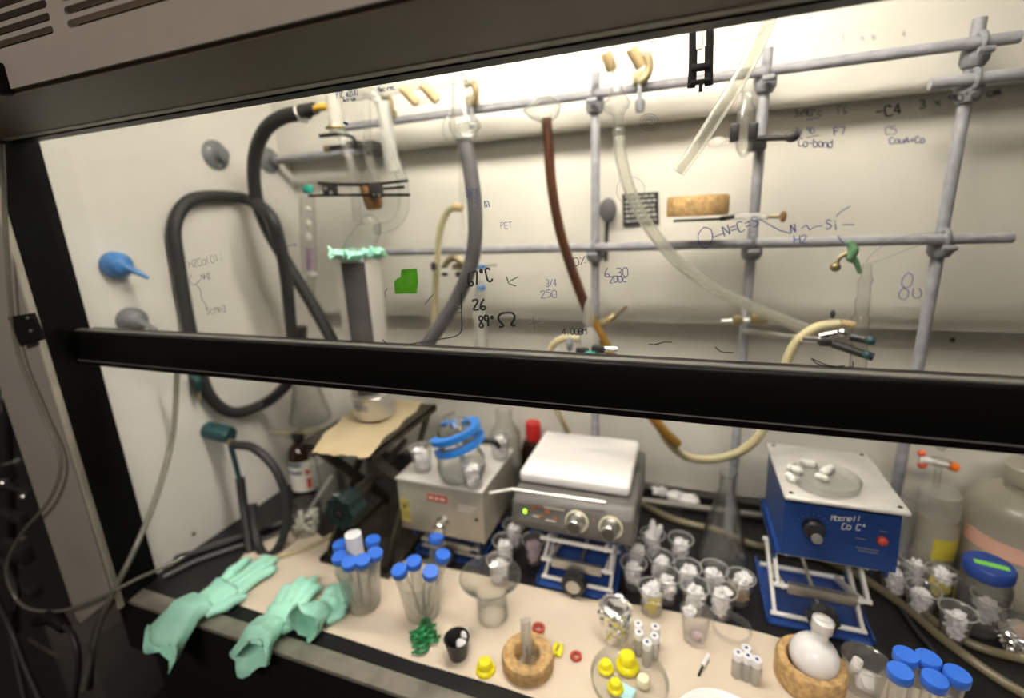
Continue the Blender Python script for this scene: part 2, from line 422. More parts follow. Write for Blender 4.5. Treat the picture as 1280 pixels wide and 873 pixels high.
def strokes_px(text, u, v, h, ang=0, wr=.62):
    """polylines in photo coordinates for one line of writing whose lower left is u, v"""
    out = []; ca, sn = math.cos(math.radians(ang)), math.sin(math.radians(ang)); x = 0
    for ch in text:
        jit = random.uniform(-.06, .06)*h
        for st in FONT.get(ch, '').split():
            pl = []
            for t in st.split('-'):
                if 'x' in t: continue
                a, b_ = int(t[0])/4*h*wr*.8 + x, int(t[1])/6*h + jit
                pl.append((u + a*ca - b_*sn*1.0, v - a*sn - b_*ca))
            if len(pl) > 1: out.append(pl)
        x += h*wr
    return out
def ink(polys, m, r, label, y=YS-.0026, smooth=False, name='marker_writing', parent=None):
    b = MB()
    for pl in polys:
        q = [P(u, v, y=y) for u, v in pl]
        if not smooth and len(q) > 2:      # keep the strokes full width through sharp corners
            e = [q[0]]
            for i in range(1, len(q)-1):
                for o_ in (q[i-1], q[i+1]):
                    d = o_-q[i]; e.append(q[i] + d*min(.3, 1.2*r/max(d.length, 1e-6)))
            q = e+[q[-1]]
        b.tube(q, r, seg=5, n=4, smooth=smooth)
    o = b.build(name, m, parent or gp); o['label'] = label; return o
def note(text, u, v, h, m, r, ang=0, wr=.62):
    return ink(strokes_px(text, u, v, h, ang, wr), m, r, 'handwritten marker note ' + text)
note('67°C', 586, 358, 17, inkblack, .00105, 14, .48)
note('26', 591, 388, 13, inkblack, .00105, 4, .72)
note('89°', 599, 409, 14, inkblack, .00105, 4, .5)
note('Ω', 624, 409, 17, inkblack, .0012, 6, 1.5)
ink([[(576, 366), (577, 395), (574, 418), (545, 425), (515, 430), (500, 434), (488, 433), (478, 425)], [(570, 382), (577, 386), (576, 376)], [(568, 392), (577, 391)], [(582, 360), (588, 357)]], inkblack, .0006, 'black marker bracket line', smooth=True)
ink([[(531, 381), (538, 372), (542, 368)], [(482, 372), (481, 366), (484, 361)]], inkblack, .0004, 'short black marker ticks')
ink([[(633, 346), (636, 355), (645, 358)], [(637, 352), (648, 346)]], inkblack, .0005, 'black marker check')
ink([[(666, 395), (668, 413)], [(661, 406), (674, 402)]], inkgrey, .0003, 'faint marker cross')
ink([[(811, 430), (818, 431), (830, 428), (840, 428)], [(894, 434), (902, 440), (917, 441)], [(1014, 448), (1022, 455), (1040, 459), (1056, 457)], [(1016, 449), (1036, 457), (1064, 459), (1066, 452)]], inkblack, .0005, 'black marker arcs above the sash bar', smooth=True)
note('PET', 626, 286, 8, inkblue, .0003, 2)
note('20%', 709, 334, 10, inkblack, .0004, 10, .85)
note('3/4', 683, 359, 9, inkblue, .00035, 4, .5); note('250', 676, 373, 9, inkblue, .00035, 4, .8)
note('6.30', 756, 347, 11, inkblue, .0004, 4, .7); note('200c', 762, 354, 8, inkblue, .0004, 4, .7)
note('4.00BM', 703, 419, 8, inkblack, .0004, 2, .65)
note('3/1', 583, 247, 11, inkblue, .0005, 6, .5); note('5 m', 592, 261, 12, inkblue, .0005, 6, .6)
ink([[(880, 284), (889, 288), (890, 301), (882, 310), (874, 305), (873, 293), (880, 284)]], inkblue, .0004, 'marker benzene ring', smooth=True)
note('N=C=S', 906, 296, 13, inkblue, .00045, 17, .72)
ink([[(891, 297), (904, 292)], [(943, 276), (950, 274), (958, 279), (974, 288), (988, 292)], [(1002, 286), (1008, 281), (1012, 288), (1018, 284), (1028, 282)], [(1045, 271), (1052, 264), (1063, 258)], [(1053, 281), (1068, 281)], [(1047, 295), (1052, 302), (1060, 307)]], inkblue, .0004, 'marker bond lines')
note('N', 989, 292, 11, inkblue, .00045, 6); note('H2', 993, 305, 10, inkblue, .00045, 4, .9); note('Si', 1033, 288, 12, inkblue, .00045, 4, .7)
ink([[(1136, 341), (1141, 346), (1139, 356), (1132, 360), (1127, 355), (1130, 346), (1136, 341)], [(1130, 360), (1136, 365), (1132, 374), (1125, 373), (1124, 366), (1130, 360)], [(1142, 361), (1141, 370), (1147, 373), (1152, 368), (1149, 360)]], inkblue, .00035, 'three blue marker loops', smooth=True)
note('3x90°c', 993, 146, 9, inkgrey, .0004, 3, .65); note('F6', 1048, 143, 10, inkgrey, .0004, 6); note('-C4', 1096, 147, 13, inkblack, .0006, 8, .85)
note('3 x 90°c cm', 1150, 136, 10, inkgrey, .0006, 10, .95)
note('3x 90', 994, 168, 8, inkblue, .0003, 3); note('F7', 1043, 169, 10, inkblue, .0004, 4, .8); note('C5', 1107, 168, 10, inkblue, .0003, 4, .75)
note('Co-bond', 998, 183, 10, inkblue, .0004, -2, .62); note('CouA+Co', 1112, 180, 8, inkblue, .0004, 2, .8)
ink([[(1008, 150), (1024, 147)], [(1008, 172), (1024, 169)]], inkblue, .0003, 'marker underlines')
note('F: x x', 1054, 52, 9, inkpale, .0003, 4, .8); note('4', 1128, 46, 8, inkpale, .0003)
note('PTC m2(A)', 421, 123, 8, inkblue, .00035, 8, .4); note('Acc um', 429, 128, 5, inkblue, .00035, 8, .55)
note('PTC-Ac(U)', 473, 104, 7, inkblue, .0003, 10, .45); note('Rec rec', 473, 115, 6, inkblue, .0004, 10, .5)
ink([strokes_px('H', 0, 0, 0) and [(430, 153), (434, 155)]], inkblue, .0014, 'blue marker dot')
note('H2Ca(O);', 237, 335, 9, inkgrey, .0003, 13, .62); note('NH2', 252, 350, 7, inkgrey, .0003, 10, .6); note('ScMe3', 259, 393, 8, inkgrey, .0003, 8, .62)
ink([[(239, 343), (237, 352), (244, 356), (250, 350)], [(246, 357), (251, 364), (252, 374), (257, 380), (258, 388)]], inkgrey, .00035, 'thin marker bond lines', smooth=True)
note('yym', 359, 310, 6, inkblue, .00025, 8, .7)
def loops(u, v, a, b_, n, ph): return [(u + (a-i*.25)*math.cos(ph+i*.45), v + (b_-i*.22)*math.sin(ph+i*.45)) for i in range(n)]
ink([loops(812, 152, 14, 12, 44, 0), loops(789, 238, 20, 19, 18, .5)], inkgrey, .00018, 'fine grey marker circles', smooth=True)
ink([loops(1180, 294, 0, 0, 2, 0)[:1] + [(1086, 330), (1102, 308), (1140, 294), (1180, 291)]], inkgrey, .00018, 'fine curved marker line', smooth=True)
tp = MB(); tp.prism(pts((502, 337), (521, 335.5), (523, 352), (521, 367), (494, 367.5), (493, 353), (497, 348), (501, 347), y=YS-.0022), (0, -.0006, 0))
single(tp, 'tape_piece', greentape, 'torn piece of bright green tape stuck to the sash glass', 'tape', tuple(P(508, 367, y=YS-.0022)))
# ------------------------------------------------------------ rod lattice
YR = .862
lat = thing('rod_lattice', 'grey painted rod lattice mounted across the back of the hood', 'rod lattice', (0, YR, .0))
xs = [-.1514, .103, .3486]
for x, z1 in zip(xs, (P(742, 91, y=YR).z, P(961, 60, y=YR).z, P(1225, 23, y=YR).z)): MB().cyl((x, YR, .01), (x, YR, z1), .0078).build('upright_rod', rodm, lat)
def hrod(z, x0, x1, y=YR-.018): MB().cyl((x0, y, z), (x1, y, z), .0075).build('cross_rod', rodm, lat)
ZT, ZM = P(985, 85, y=.844).z, P(915, 305.5, y=.844).z
hrod(ZT, -.66, .385); hrod(ZM, -.60, .42); Z3 = P(1200, 101, y=.844).z
hrod(Z3, P(1162, 106, y=.844).x, .62); ZF = .757; MB().cyl((XL, .868, ZF), (-.60, .868, ZF), .007).build('cross_rod', rodm, lat)
for x in xs:
    for z in (ZT, ZM):
        jb = MB(); jb.lathe([(.0115, -.016), (.0155, -.009), (.0155, .004), (.012, .008)], (x, YR-.004, z-.010), (0, 0, 1), 18)
        jb.torus((x, YR-.012, z), .0115, .0042, (1, 0, 0), 20, 8); jb.cyl((x-.008, YR-.03, z-.012), (x+.008, YR-.03, z-.012), .004)
        jb.build('rod_joint', rodjoint, lat)
jb = MB(); jb.lathe([(.0115, -.016), (.0155, -.009), (.0155, .004), (.012, .008)], (xs[2], YR-.004, Z3-.010)); jb.torus((xs[2], YR-.012, Z3), .0115, .0042, (1, 0, 0), 20, 8); jb.build('rod_joint', rodjoint, lat)
fl = lambda c: MB().lathe([(.028, 0), (.028, .004), (.022, .008), (.013, .011), (.012, .026), (0, .027)], c, (1, 0, 0), 30)
f1 = thing('wall_flange', 'grey round flange with no rod in it on the left wall', 'flange', (XL, .737, .754)); fl((XL, .737, .754)).build('flange_plate', valvegrey, f1)
b = MB()
for k in range(3): b.lathe([(.0035, 0), (.003, .003), (0, .0035)], (XL+.006, .737+.019*math.cos(k*2.1+.5), .754+.019*math.sin(k*2.1+.5)), (1, 0, 0), 10)
builds(b, 'flange_screw', steel, f1)
f2 = thing('wall_flange', 'grey round flange carrying a rod end on the left wall, behind the black hose', 'flange', (XL, .868, ZF)); fl((XL, .868, ZF)).build('flange_plate', valvegrey, f2)
# ------------------------------------------------------------ lamp in the hood roof
lm = thing('hood_lamp', 'fluorescent lamp fixture under the hood roof', 'lamp', (-.16, .535, 1.045))
MB().span((-.54, .475, 1.045), (.22, .595, 1.069), bev=.004).build('lamp_housing', whiteplast, lm)
for y in (.51, .56): MB().cyl((-.52, y, 1.03), (.20, y, 1.03), .0125, seg=16).build('lamp_tube', lampglow, lm)
# ------------------------------------------------------------ left wall valves
def cone_valve(c, tip, m, label):
    t = thing('gas_valve', label, 'valve', tuple(c)); c = V(c)
    MB().lathe([(.021, 0), (.0225, .004), (.021, .016), (.014, .026), (.010, .030), (0, .031)], c, (1, -.12, 0), 28).build('valve_body', m, t)
    s0 = c+V((.020, -.002, .002)); MB().tube([s0, s0.lerp(tip, .35), tip], [.011, .0085, .0035], 12, 6, flat=.7).build('lever', m, t)
cone_valve((XL, .512, .559), P(186, 348, x=-.842), valveblue, 'blue cone-shaped gas valve on the left wall')
cone_valve((XL, .515, .466), P(197, 414, x=-.842), valvegrey, 'grey cone-shaped gas valve on the left wall, below the blue one')
t = thing('teal_spigot', 'dark teal outlet spigot on the left wall feeding a black hose', 'spigot', (XL, .612, .222))
MB().lathe([(.017, 0), (.017, .052), (.015, .056), (0, .0565)], (XL, .605, .222), (1, .10, -.16), 24).build('spigot_body', tealm, t)
q0 = P(286, 548, y=.612); MB().tube([q0, P(293, 575, y=.605), P(300, 603, y=.60)], [.0055, .005, .0045], 12).build('nozzle', tealm, t)
MB().tube([q0+V((0, -.004, -.002)), P(292, 556, y=.602)], .0075, smooth=False).build('collar', brass, t)
sl = py((300, 598, .60), (304, 630, .592), (309, 660, .575), (313, 692, .553)); single(MB().tube(sl, .0085), 'rubber_sleeve', rubber, 'short straight black rubber sleeve hanging below the teal spigot', 'hose', tuple(sl[-1]))
hz = py((291, 556, .602), (318, 561, .60), (345, 588, .60), (359, 630, .595), (355, 668, .58), (344, 690, .566), (331, 694, .560), (322, 680, .560), (318, 655, .575), (316, 630, .586))
single(MB().tube(hz, .0082), 'black_hose', rubber, 'black rubber hose curling from the teal spigot down to the worktop', 'hose', tuple(hz[5]))
t = thing('small_nozzle', 'small dark teal nozzle on the left wall behind the sash bar', 'nozzle', tuple(P(241, 470, x=XL)))
MB().tube([P(241, 468, x=XL), P(246, 476, x=XL+.02), P(249, 490, x=XL+.024)], [.009, .008, .004]).build('nozzle_body', tealm, t)
MB().tube([P(249, 490, x=XL+.024), P(250, 500, x=XL+.026)], .003, smooth=False).build('nozzle_tip', brass, t)
single(MB().lathe([(.004, 0), (.003, .002), (0, .003)], P(242, 668, x=XL), (1, 0, 0), 12), 'screw_head', darkmetal, 'small dark screw head low on the left wall', 'screw', tuple(P(242, 668, x=XL)))
# ------------------------------------------------------------ loose cables and tubes at the left
l = py((222, 455, .53), (216, 545, .53), (196, 620, .47), (166, 692, .408), (141, 742, .372), (122, 790, .37), (104, 862, .36))
single(MB().tube(l, .0045), 'clear_tube', greyhose, 'clear tube hanging past the left wall and out over the sill', 'tube', tuple(l[3]))
l = py((2, 180, .372), (8, 300, .372), (20, 430, .372), (52, 515, .372), (76, 575, .372), (62, 625, .37), (24, 672, .37), (8, 715, .365), (28, 757, .36), (75, 764, .365), (122, 748, .368), (150, 735, .375), (180, 720, .405), (215, 706, .45))
single(MB().tube(l, .0028), 'clear_tube', greyhose, 'thin clear tube looping down the front of the beige post', 'tube', tuple(l[8]))
l = py((112, 862, .37), (118, 800, .39), (140, 752, .398)) + [B(190, 712)+V((0, 0, .006)), B(260, 690)+V((0, 0, .006)), B(330, 665)+V((0, 0, .006)), B(365, 648)+V((0, 0, .006))]
single(MB().tube(l, .0052), 'black_cable', rubber, 'black cable running along the foot of the left wall and over the sill', 'cable', tuple(l[2]))
for k, (dv, r, m, lb) in enumerate(((-9, .0042, greyhose, 'dull grey tube lying against the foot of the left wall'), (3, .004, rubbergrey, 'dark grey tube lying in front of the dull grey tube by the left wall'))):
    l = [B(u, v+dv)+V((0, 0, r+.001)) for u, v in ((205, 722), (245, 702), (290, 686), (335, 672), (372, 656))]
    single(MB().tube(l, r), 'bench_tube', m, lb, 'tube', tuple(l[2]))
l = [B(u, v)+V((0, 0, .006)) for u, v in ((340, 702), (385, 688), (428, 664), (452, 640))]
single(MB().tube(l, .004), 'yellowed_tube', yellowtube, 'yellowed tube lying behind the beaker of tubes, below the pellet jar', 'tube', tuple(l[1]))
for lb, l in (('black power cable at the far left edge below the clamps', ((-6, 745, .36), (15, 790, .34), (30, 830, .33), (52, 880, .32))),
              ('black power cable with a plug below the beige post', ((78, 780, .36), (92, 797, .35), (98, 830, .34), (92, 880, .33))),
              ('black power cable hanging left of the plugged one', ((4, 700, .40), (22, 742, .37), (14, 790, .36), (32, 880, .33)))):
    l = py(*l); t = thing('power_cable', lb, 'cable', tuple(l[-1])); MB().tube(l, .0048).build('cord', rubber, t)
    if 'plug' in lb:
        b = MB(); b.tube([P(48, 776, y=.365), P(66, 772, y=.362), P(82, 786, y=.358)], [.011, .014, .009]); b.build('plug', blackcup, t)
# equipment standing outside the hood, left of the post
eq = thing('clamp_stand', 'dark metal stand with clamps and knobs left of the beige post', 'stand', tuple(P(10, 700, y=.55)))
b = MB(); b.cyl(P(-20, 740, y=.55), P(-5, 420, y=.55), .012); b.cyl(P(20, 790, y=.62), P(8, 500, y=.62), .010); b.build('stand_rod', darkmetal, eq)
for b in (MB().box(P(5, 590, y=.5), (.03, .03, .04), bev=.004), MB().tube([P(-15, 612, y=.5), P(15, 608, y=.5), P(40, 618, y=.48)], .009), MB().box(P(14, 645, y=.5), (.10, .02, .022), bev=.005), MB().box(P(20, 690, y=.55), (.11, .03, .05), bev=.006), MB().box(P(30, 735, y=.55), (.12, .03, .03), bev=.006)): b.build('clamp_block', darkmetal, eq)
b = MB(); b.cyl(P(5, 582, y=.48), P(22, 577, y=.46), .0035); b.lathe([(.007, 0), (.007, .003), (0, .004)], P(22, 577, y=.46), (1, -.5, .1), 16); b.ball(P(5, 604, y=.47), .009); b.ball(P(30, 621, y=.47), .008); b.build('thumb_screw', chrome, eq)
MB().box(P(28, 690, y=.60), (.012, .012, .12), Matrix.Rotation(.5, 3, 'Y'), bev=.002).build('brace', stripm, eq)
cb = thing('side_cabinet', 'beige cabinet standing in the dark left of the hood', 'cabinet', (-1.45, 1.05, -.92))
MB().span((-1.9, .95, -.92), (-.93, 1.3, .9)).build('cabinet_body', cabm, cb)
MB().span((-1.88, .93, -.60), (-.95, .949, .0)).build('cabinet_door', cabm, cb)
bx = thing('equipment_box', 'pale equipment box with faint print at the lower left corner', 'box', (-1.6, .70, -.92))
MB().span((-1.85, .62, -.92), (P(106, 800, y=.62).x, .90, P(60, 785, y=.62).z), bev=.01).build('box_body', cabm, bx)
b = MB(); random.seed(4); x_ = P(40, 812, y=.6185).x
for k in range(9):
    b.span((x_+k*.016, .6185, P(60, 812, y=.6185).z-k*.0025), (x_+k*.016+random.uniform(.006, .012), .6205, P(60, 812, y=.6185).z-k*.0025+.008))
b.build('faint_print', hoodgrey, bx)
#PART3
# ------------------------------------------------------------ lab jacks
def jack(label, x0, x1, y0, y1, zt, plate, arm, knobm, two=True, top=None, knobat=None):
    t = thing('lab_jack', label, 'lab jack', ((x0+x1)/2, (y0+y1)/2, 0))
    T = top or (x0, x1, y0, y1)
    def tray(a, b_, c, d, z):
        m = MB(); m.span((a, c, z), (b_, d, z+.003))
        return m
    m = tray(x0, x1, y0, y1, .0005); m.span((x0, y0, .0005), (x0+.003, y1, .012)); m.span((x1-.003, y0, .0005), (x1, y1, .012)); m.build('base_plate', plate, t)
    m = tray(T[0], T[1], T[2], T[3], zt-.003); m.span((T[0], T[2], zt-.013), (T[0]+.003, T[3], zt)); m.span((T[1]-.003, T[2], zt-.013), (T[1], T[3], zt)); m.build('top_plate', plate, t)
    lv = [(.010, (zt-.006)/2), ((zt-.006)/2, zt-.010)] if two else [(.012, zt-.012)]
    ya, yb = y0+.014, y1-.016
    for x in (x0+.012, x1-.012):
        for k, (a, b_) in enumerate(lv):
            for s, (p, q) in enumerate((((x, ya, a), (x+.001, yb, b_)), ((x+.007*(1 if x < (x0+x1)/2 else -1), yb, a), (x+.007*(1 if x < (x0+x1)/2 else -1), ya, b_)))):
                d = V(q)-V(p); m = MB(); m.box((V(p)+V(q))/2, (.005, d.length, .020 if not two else .010), Matrix.Rotation(math.atan2(d.z, d.y), 3, 'X'), bev=.001)
                m.build('scissor_arm', arm, t)
    m = MB()
    for y in (ya, yb):
        for z in {a for l in lv for a in l}: m.cyl((x0+.007, y, z), (x1-.007, y, z), .0035, seg=12)
    builds(m, 'cross_bar', arm, t)
    zc = lv[0][0]*.35 + lv[0][1]*.65
    m = MB(); m.box(((x0+x1)/2, ya-.002, lv[0][1]), (x1-x0-.05, .008, .016), bev=.001); m.build('slide_bar', alu, t)
    m = MB(); m.cyl(((x0+x1)/2, ya-.014, zc-.008), ((x0+x1)/2, yb, zc-.008), .003, seg=10); m.build('drive_screw', steel, t)
    m = MB(); pr = []
    c = V(((x0+x1)/2, ya-.012, zc-.008))
    R = min(.019, zc*.55+.004)
    if knobat: c = V(knobat); R = .026
    for i in range(48):
        a = 2*PI*i/48; r = R*(1+.09*math.cos(8*a)); pr.append(c+V((r*math.cos(a), 0, r*math.sin(a))))
    m.prism(pr, (0, -.015 if not knobat else .035, 0)); kb = m.build('knob', knobm, t)
    if knobat:
        m = MB(); m.lathe([(R*.48, 0), (R*.46, .0008), (R*.2, .0009), (R*.15, .004), (0, .005)], c, (0, -1, 0), 24); m.build('knob_hub', voidm, kb)
        m = MB()
        for k in range(5): m.box(c+V((.004-.005*k, .012, R*1.03-abs(k-2)*.0012)), (.002, .012, .001), Matrix.Rotation(.4+.2*k, 3, 'Z'))
        builds(m, 'knob_print', valvegrey, kb)
        m = MB(); m.cyl(c+V((0, .04, 0)), ((x0+x1)/2, yb, c.z), .007); m.build('drive_shaft', oldjack, t)
    else:
        m = MB(); m.lathe([(R*.62, 0), (R*.6, .0015), (0, .0018)], c+V((0, -.015, 0)), (0, -1, 0), 20); m.build('knob_cap', alu, kb)
    return t
ZJ1, ZJ2, ZJ3, ZJ4 = .245, .054, .096, .128
jack('old dark steel lab jack carrying the cream paper and the silvered dewar', -.612, -.462, .57, .785, ZJ1, oldjack, oldjack, knobgreen, two=False, knobat=P(424, 643, y=.515))
jack('blue lab jack under the silver stirrer box', -.452, -.318, .645, .785, ZJ2, bluebox, alu, rubber)
jack('blue lab jack under the white-topped hotplate', -.212, -.078, .634, .76, ZJ3, bluebright, whiteplast, rubber, top=(-.225, -.075, .655, .80))
jack('blue lab jack under the blue stirrer', .140, .276, .662, .80, ZJ4, bluebright, whiteplast, rubber)
# ------------------------------------------------------------ silver stirrer
sx0, sx1, sy0, sy1, sz0, sz1 = -.474, -.304, .640, .797, ZJ2+.001, .160
t = thing('magnetic_stirrer', 'silver boxy magnetic stirrer with a steel top plate and one chrome knob', 'stirrer', ((sx0+sx1)/2, (sy0+sy1)/2, sz0))
MB().span((sx0, sy0, sz0), (sx1, sy1, sz1-.004), bev=.003).build('housing', silverbox, t)
MB().span((sx0-.002, sy0-.002, sz1-.004), (sx1+.002, sy1+.002, sz1), bev=.0015).build('top_plate', silvertop, t)
c = V((-.384, sy0-.0005, .083)); MB().lathe([(.014, 0), (.013, .004), (.0115, .005), (.011, .019), (.0095, .021), (0, .021)], c, (0, -1, 0), 26).build('knob', chrome, t)
o = MB().span((-.412, sy0-.0012, .125), (-.372, sy0+.001, .138)).build('red_label', redring, t)
MB().span((-.470, sy0-.0008, .072), (-.452, sy0+.001, .118)).build('yellow_stain', yellowed, t)
b = MB()
for x in (-.462, -.318): b.lathe([(.0035, 0), (.003, .0015), (0, .002)], (x, sy0, .103), (0, -1, 0), 12)
builds(b, 'panel_screw', darkmetal, t)
b = MB()
for k in range(3): b.span((-.352, sy0-.0006, .125-k*.005), (-.318-k*.004, sy0+.001, .1262-k*.005))
for x, w in ((-.408, .010), (-.396, .008), (-.386, .012)): b.span((x, sy0-.0018, .130), (x+w-.002, sy0-.001, .1335))
builds(b, 'panel_print', labelwhite, t)
# ------------------------------------------------------------ hotplate with white ceramic top
hx0, hx1, hy0, hy1 = -.252, -.052, .640, .846
t = thing('hotplate', 'grey hotplate stirrer with a white ceramic top and two silver knobs', 'hotplate', ((hx0+hx1)/2, .75, ZJ3))
b = MB()
prof = [(hy0+.012, .098), (hy0-.002, .108), (hy0-.004, .122), (hy0+.004, .150), (hy0+.020, .163), (hy1, .166), (hy1, .098)]
b.prism([(hx0, y, z) for y, z in prof], (hx1-hx0, 0, 0)); bmesh.ops.bevel(b.bm, geom=list(b.bm.edges), offset=.006, segments=3, affect='EDGES', profile=.5)
b.build('body', greybody, t)
b = MB(); b.prism([(hx0+.012, hy0-.0055, .122), (hx1-.075, hy0-.0055, .122), (hx1-.075, hy0+.0022, .150), (hx0+.012, hy0+.0022, .150)], (0, .002, 0)); b.build('control_panel', panelgrey, t)
b = MB(); b.box((-.157, .762, .176), (.186, .168, .022), bev=.0075, seg=4); b.build('ceramic_top', whiteceram, t)
for x in (-.141, -.088):
    kp = V((x, hy0-.003, .136)); kn = MB().lathe([(.017, 0), (.0165, .004), (.0135, .006), (.0125, .022), (.010, .025), (0, .0255)], kp, (0, -1, .18), 28).build('knob', steel, t)
    MB().lathe([(.0185, 0), (.0185, .0025), (0, .003)], kp+V((0, .001, 0)), (0, -1, .18), 28).build('knob_skirt', creamwax, kn)
fy = lambda z: hy0-.0062+(z-.122)/.028*.0077
b = MB()
for x, z, r in ((-.214, .146, .0038), (-.190, .143, .0046), (-.176, .134, .003), (-.2005, .134, .003)):
    b.lathe([(r, 0), (r*.8, .0012), (0, .0014)], (x, fy(z), z), (0, -1, .2), 14)
b.span((-.208, fy(.150)-.0006, .1485), (-.199, fy(.150)+.001, .1500))
builds(b, 'indicator', amberprint, t)
b = MB(); b.box((-.2275, fy(.138)-.0003, .138), (.0042, .002, .0065)); b.build('power_light', ledgreen, t)
b = MB()
for x, z, w in ((-.196, .1495, .034), (-.214, .133, .013), (-.192, .130, .018)): b.box((x+w/2, fy(z), z), (w, .0015, .0014))
builds(b, 'panel_print', labelwhite, t)
b = MB(); b.lathe([(.003, 0), (0, .0012)], (-.1145, fy(.142)-.0005, .142), (0, -1, .2), 3); b.build('warning_mark', amberprint, t)
l = py((612, 618, .628), (640, 613, .634), (700, 622, .640), (757, 630, .645))
t = thing('thermometer_probe', 'thin steel probe lying across the front of the white-topped hotplate', 'probe', tuple(l[2]))
MB().tube([p+V((0, 0, .002)) for p in l[:2]], .0022).build('probe_tail', whiteplast, t)
MB().tube([p+V((0, 0, .002)) for p in l[1:3]], .0026, smooth=False).build('probe_rod', steel, t); MB().tube([p+V((0, 0, .002)) for p in l[2:]], .0034, smooth=False).build('probe_handle', steel, t)
# ------------------------------------------------------------ blue stirrer
bx0, bx1, by0, by1, bz0, bz1 = .147, .281, .660, .800, ZJ4+.001, .222
t = thing('magnetic_stirrer', 'blue magnetic stirrer with a pale steel top and a red pilot light', 'stirrer', ((bx0+bx1)/2, (by0+by1)/2, bz0))
b = MB(); b.prism([(bx0, by0-.004, bz0), (bx1, by0-.004, bz0), (bx1, by0+.006, bz1-.004), (bx0, by0+.006, bz1-.004)], (0, by1-by0, 0)); b.build('housing', bluebox, t)
b = MB(); b.box(((.1425+.2835)/2, .730, bz1), (.141, .165, .007), bev=.0032, seg=3); b.build('top_plate', silvertop, t)
b = MB()
for x in (.152, .274):
    for y in (.658, .802): b.lathe([(.003, 0), (.0025, .001), (0, .0012)], (x, y, bz1+.0035), (0, 0, 1), 10)
builds(b, 'plate_screw', darkmetal, t)
fyb = lambda z: by0-.004+(z-bz0)/(bz1-bz0)*.010
kz = .176; MB().lathe([(.0135, 0), (.013, .010), (.011, .012), (.0105, .016), (0, .0165)], (.183, fyb(kz), kz), (0, -1, .1), 26).build('dial_knob', blackcup, t)
MB().lathe([(.007, 0), (.0065, .004), (0, .0045)], (.1845, fyb(kz)-.016, kz-.006), (0, -1, .1), 20).build('knob_pointer', alu, t)
MB().lathe([(.0062, 0), (.006, .004), (.004, .006), (0, .0065)], (.262, fyb(.172), .172), (0, -1, .1), 20).build('pilot_light', redring, t)
b = MB()
def script(px, pz, s, word):
    for pl in strokes_px(word, 0, 0, s, 8, .62): b.tube([(px+q[0]-.25*q[1], fyb(pz-q[1])-.0006, pz-q[1]) for q in pl], .00055, 5, 3)
script(.203, .190, .0075, 'Magnell'); script(.216, .179, .0085, 'Co C°'); builds(b, 'script_print', signwhite, t)
b = MB()
for x, z, w in ((.233, .169, .012), (.234, .156, .026), (.237, .152, .022), (.258, .184, .008)): b.span((x, fyb(z)-.0005, z), (x+w, fyb(z)+.001, z+.0012))
for k in range(9):
    a = PI*(.05+k*.115)+0; b.box((.183+.019*math.cos(a), fyb(kz+.019*math.sin(a))-.0003, kz+.019*math.sin(a)), (.0012, .001, .0012))
builds(b, 'panel_print', valvegrey, t)
# petri dish with stir bars
zp = bz1+.0036; pc = P(1030, 604, z=zp)
t = thing('petri_dish', 'shallow glass petri dish holding white stir bars on the blue stirrer', 'dish', (pc.x, pc.y, zp))
MB().shell([(.041, 0), (.042, .002), (.043, .012)], .0015, (pc.x, pc.y, zp), seg=48).build('dish', glass, t)
where = ['at the far left of the dish, pointing at the rim', 'lying furthest back in the dish', 'lying nearest the front left in the dish', 'lying furthest right in the dish', 'small one in the middle of the dish']
for k, (u1, v1, u2, v2, r) in enumerate(((982, 584, 1003, 590, .0055), (999, 578, 1021, 581, .0056), (984, 593, 995, 602, .0055), (1028, 592, 1040, 584, .0058), (1019, 594, 1036, 600, .0042))):
    a, b_ = P(u1, v1, z=zp+.006+.0), P(u2, v2, z=zp+.006)
    m = MB(); m.tube([a, a.lerp(b_, .12), a.lerp(b_, .88), b_], [r*.55, r, r, r*.55], 12, smooth=False)
    if k == 4: m.torus((a+b_)/2, r*1.2, .0008, b_-a)
    single(m, 'stir_bar', whiteplast, 'white stir bar ' + where[k], 'stir bar', tuple((a+b_)/2 - V((0, 0, r))), 'stir bars in the petri dish')
# ------------------------------------------------------------ cream paper, dewar, trap
pz = ZJ1+.002
b = MB(); g = []
cor = [P(389, 562, z=pz), P(460, 570, z=pz), P(530, 503, z=pz), P(452, 498, z=pz)]
N = 14; rows = []
for i in range(N+1):
    row = []
    for j in range(N+1):
        p = cor[0].lerp(cor[1], i/N).lerp(cor[3].lerp(cor[2], i/N), j/N)
        ov = max(0, .566-p.y) + max(0, -.613-p.x)
        p = p + V((.003*math.sin(j*1.3), .003*math.sin(i*1.9), .0012*(1+math.sin(i*.9+j*.5)) - ov*.55))
        row.append(b.bm.verts.new(p))
    rows.append(row)
for i in range(N):
    for j in range(N): b.bm.faces.new((rows[i][j], rows[i+1][j], rows[i+1][j+1], rows[i][j+1]))
bmesh.ops.solidify(b.bm, geom=list(b.bm.faces), thickness=.0008)
single(b, 'paper_sheet', paperm, 'sheet of cream paper on top of the dark lab jack', 'paper', (-.54, .68, ZJ1))
dc = P(470, 520, z=pz+.003); DZ = pz+.0035
zt_ = zat((dc.x, dc.y), 322)
H_ = zt_-DZ
t = thing('dewar', 'tall silvered glass dewar with a dark clear stripe standing on cream paper', 'dewar', (dc.x, dc.y, DZ))
dp = [(.030, 0), (.0365, .004), (.0385, .012), (.0385, H_-.006), (.036, H_)]
MB().shell(dp, .004, (dc.x, dc.y, DZ), seg=48).build('dewar_wall', silvered, t)
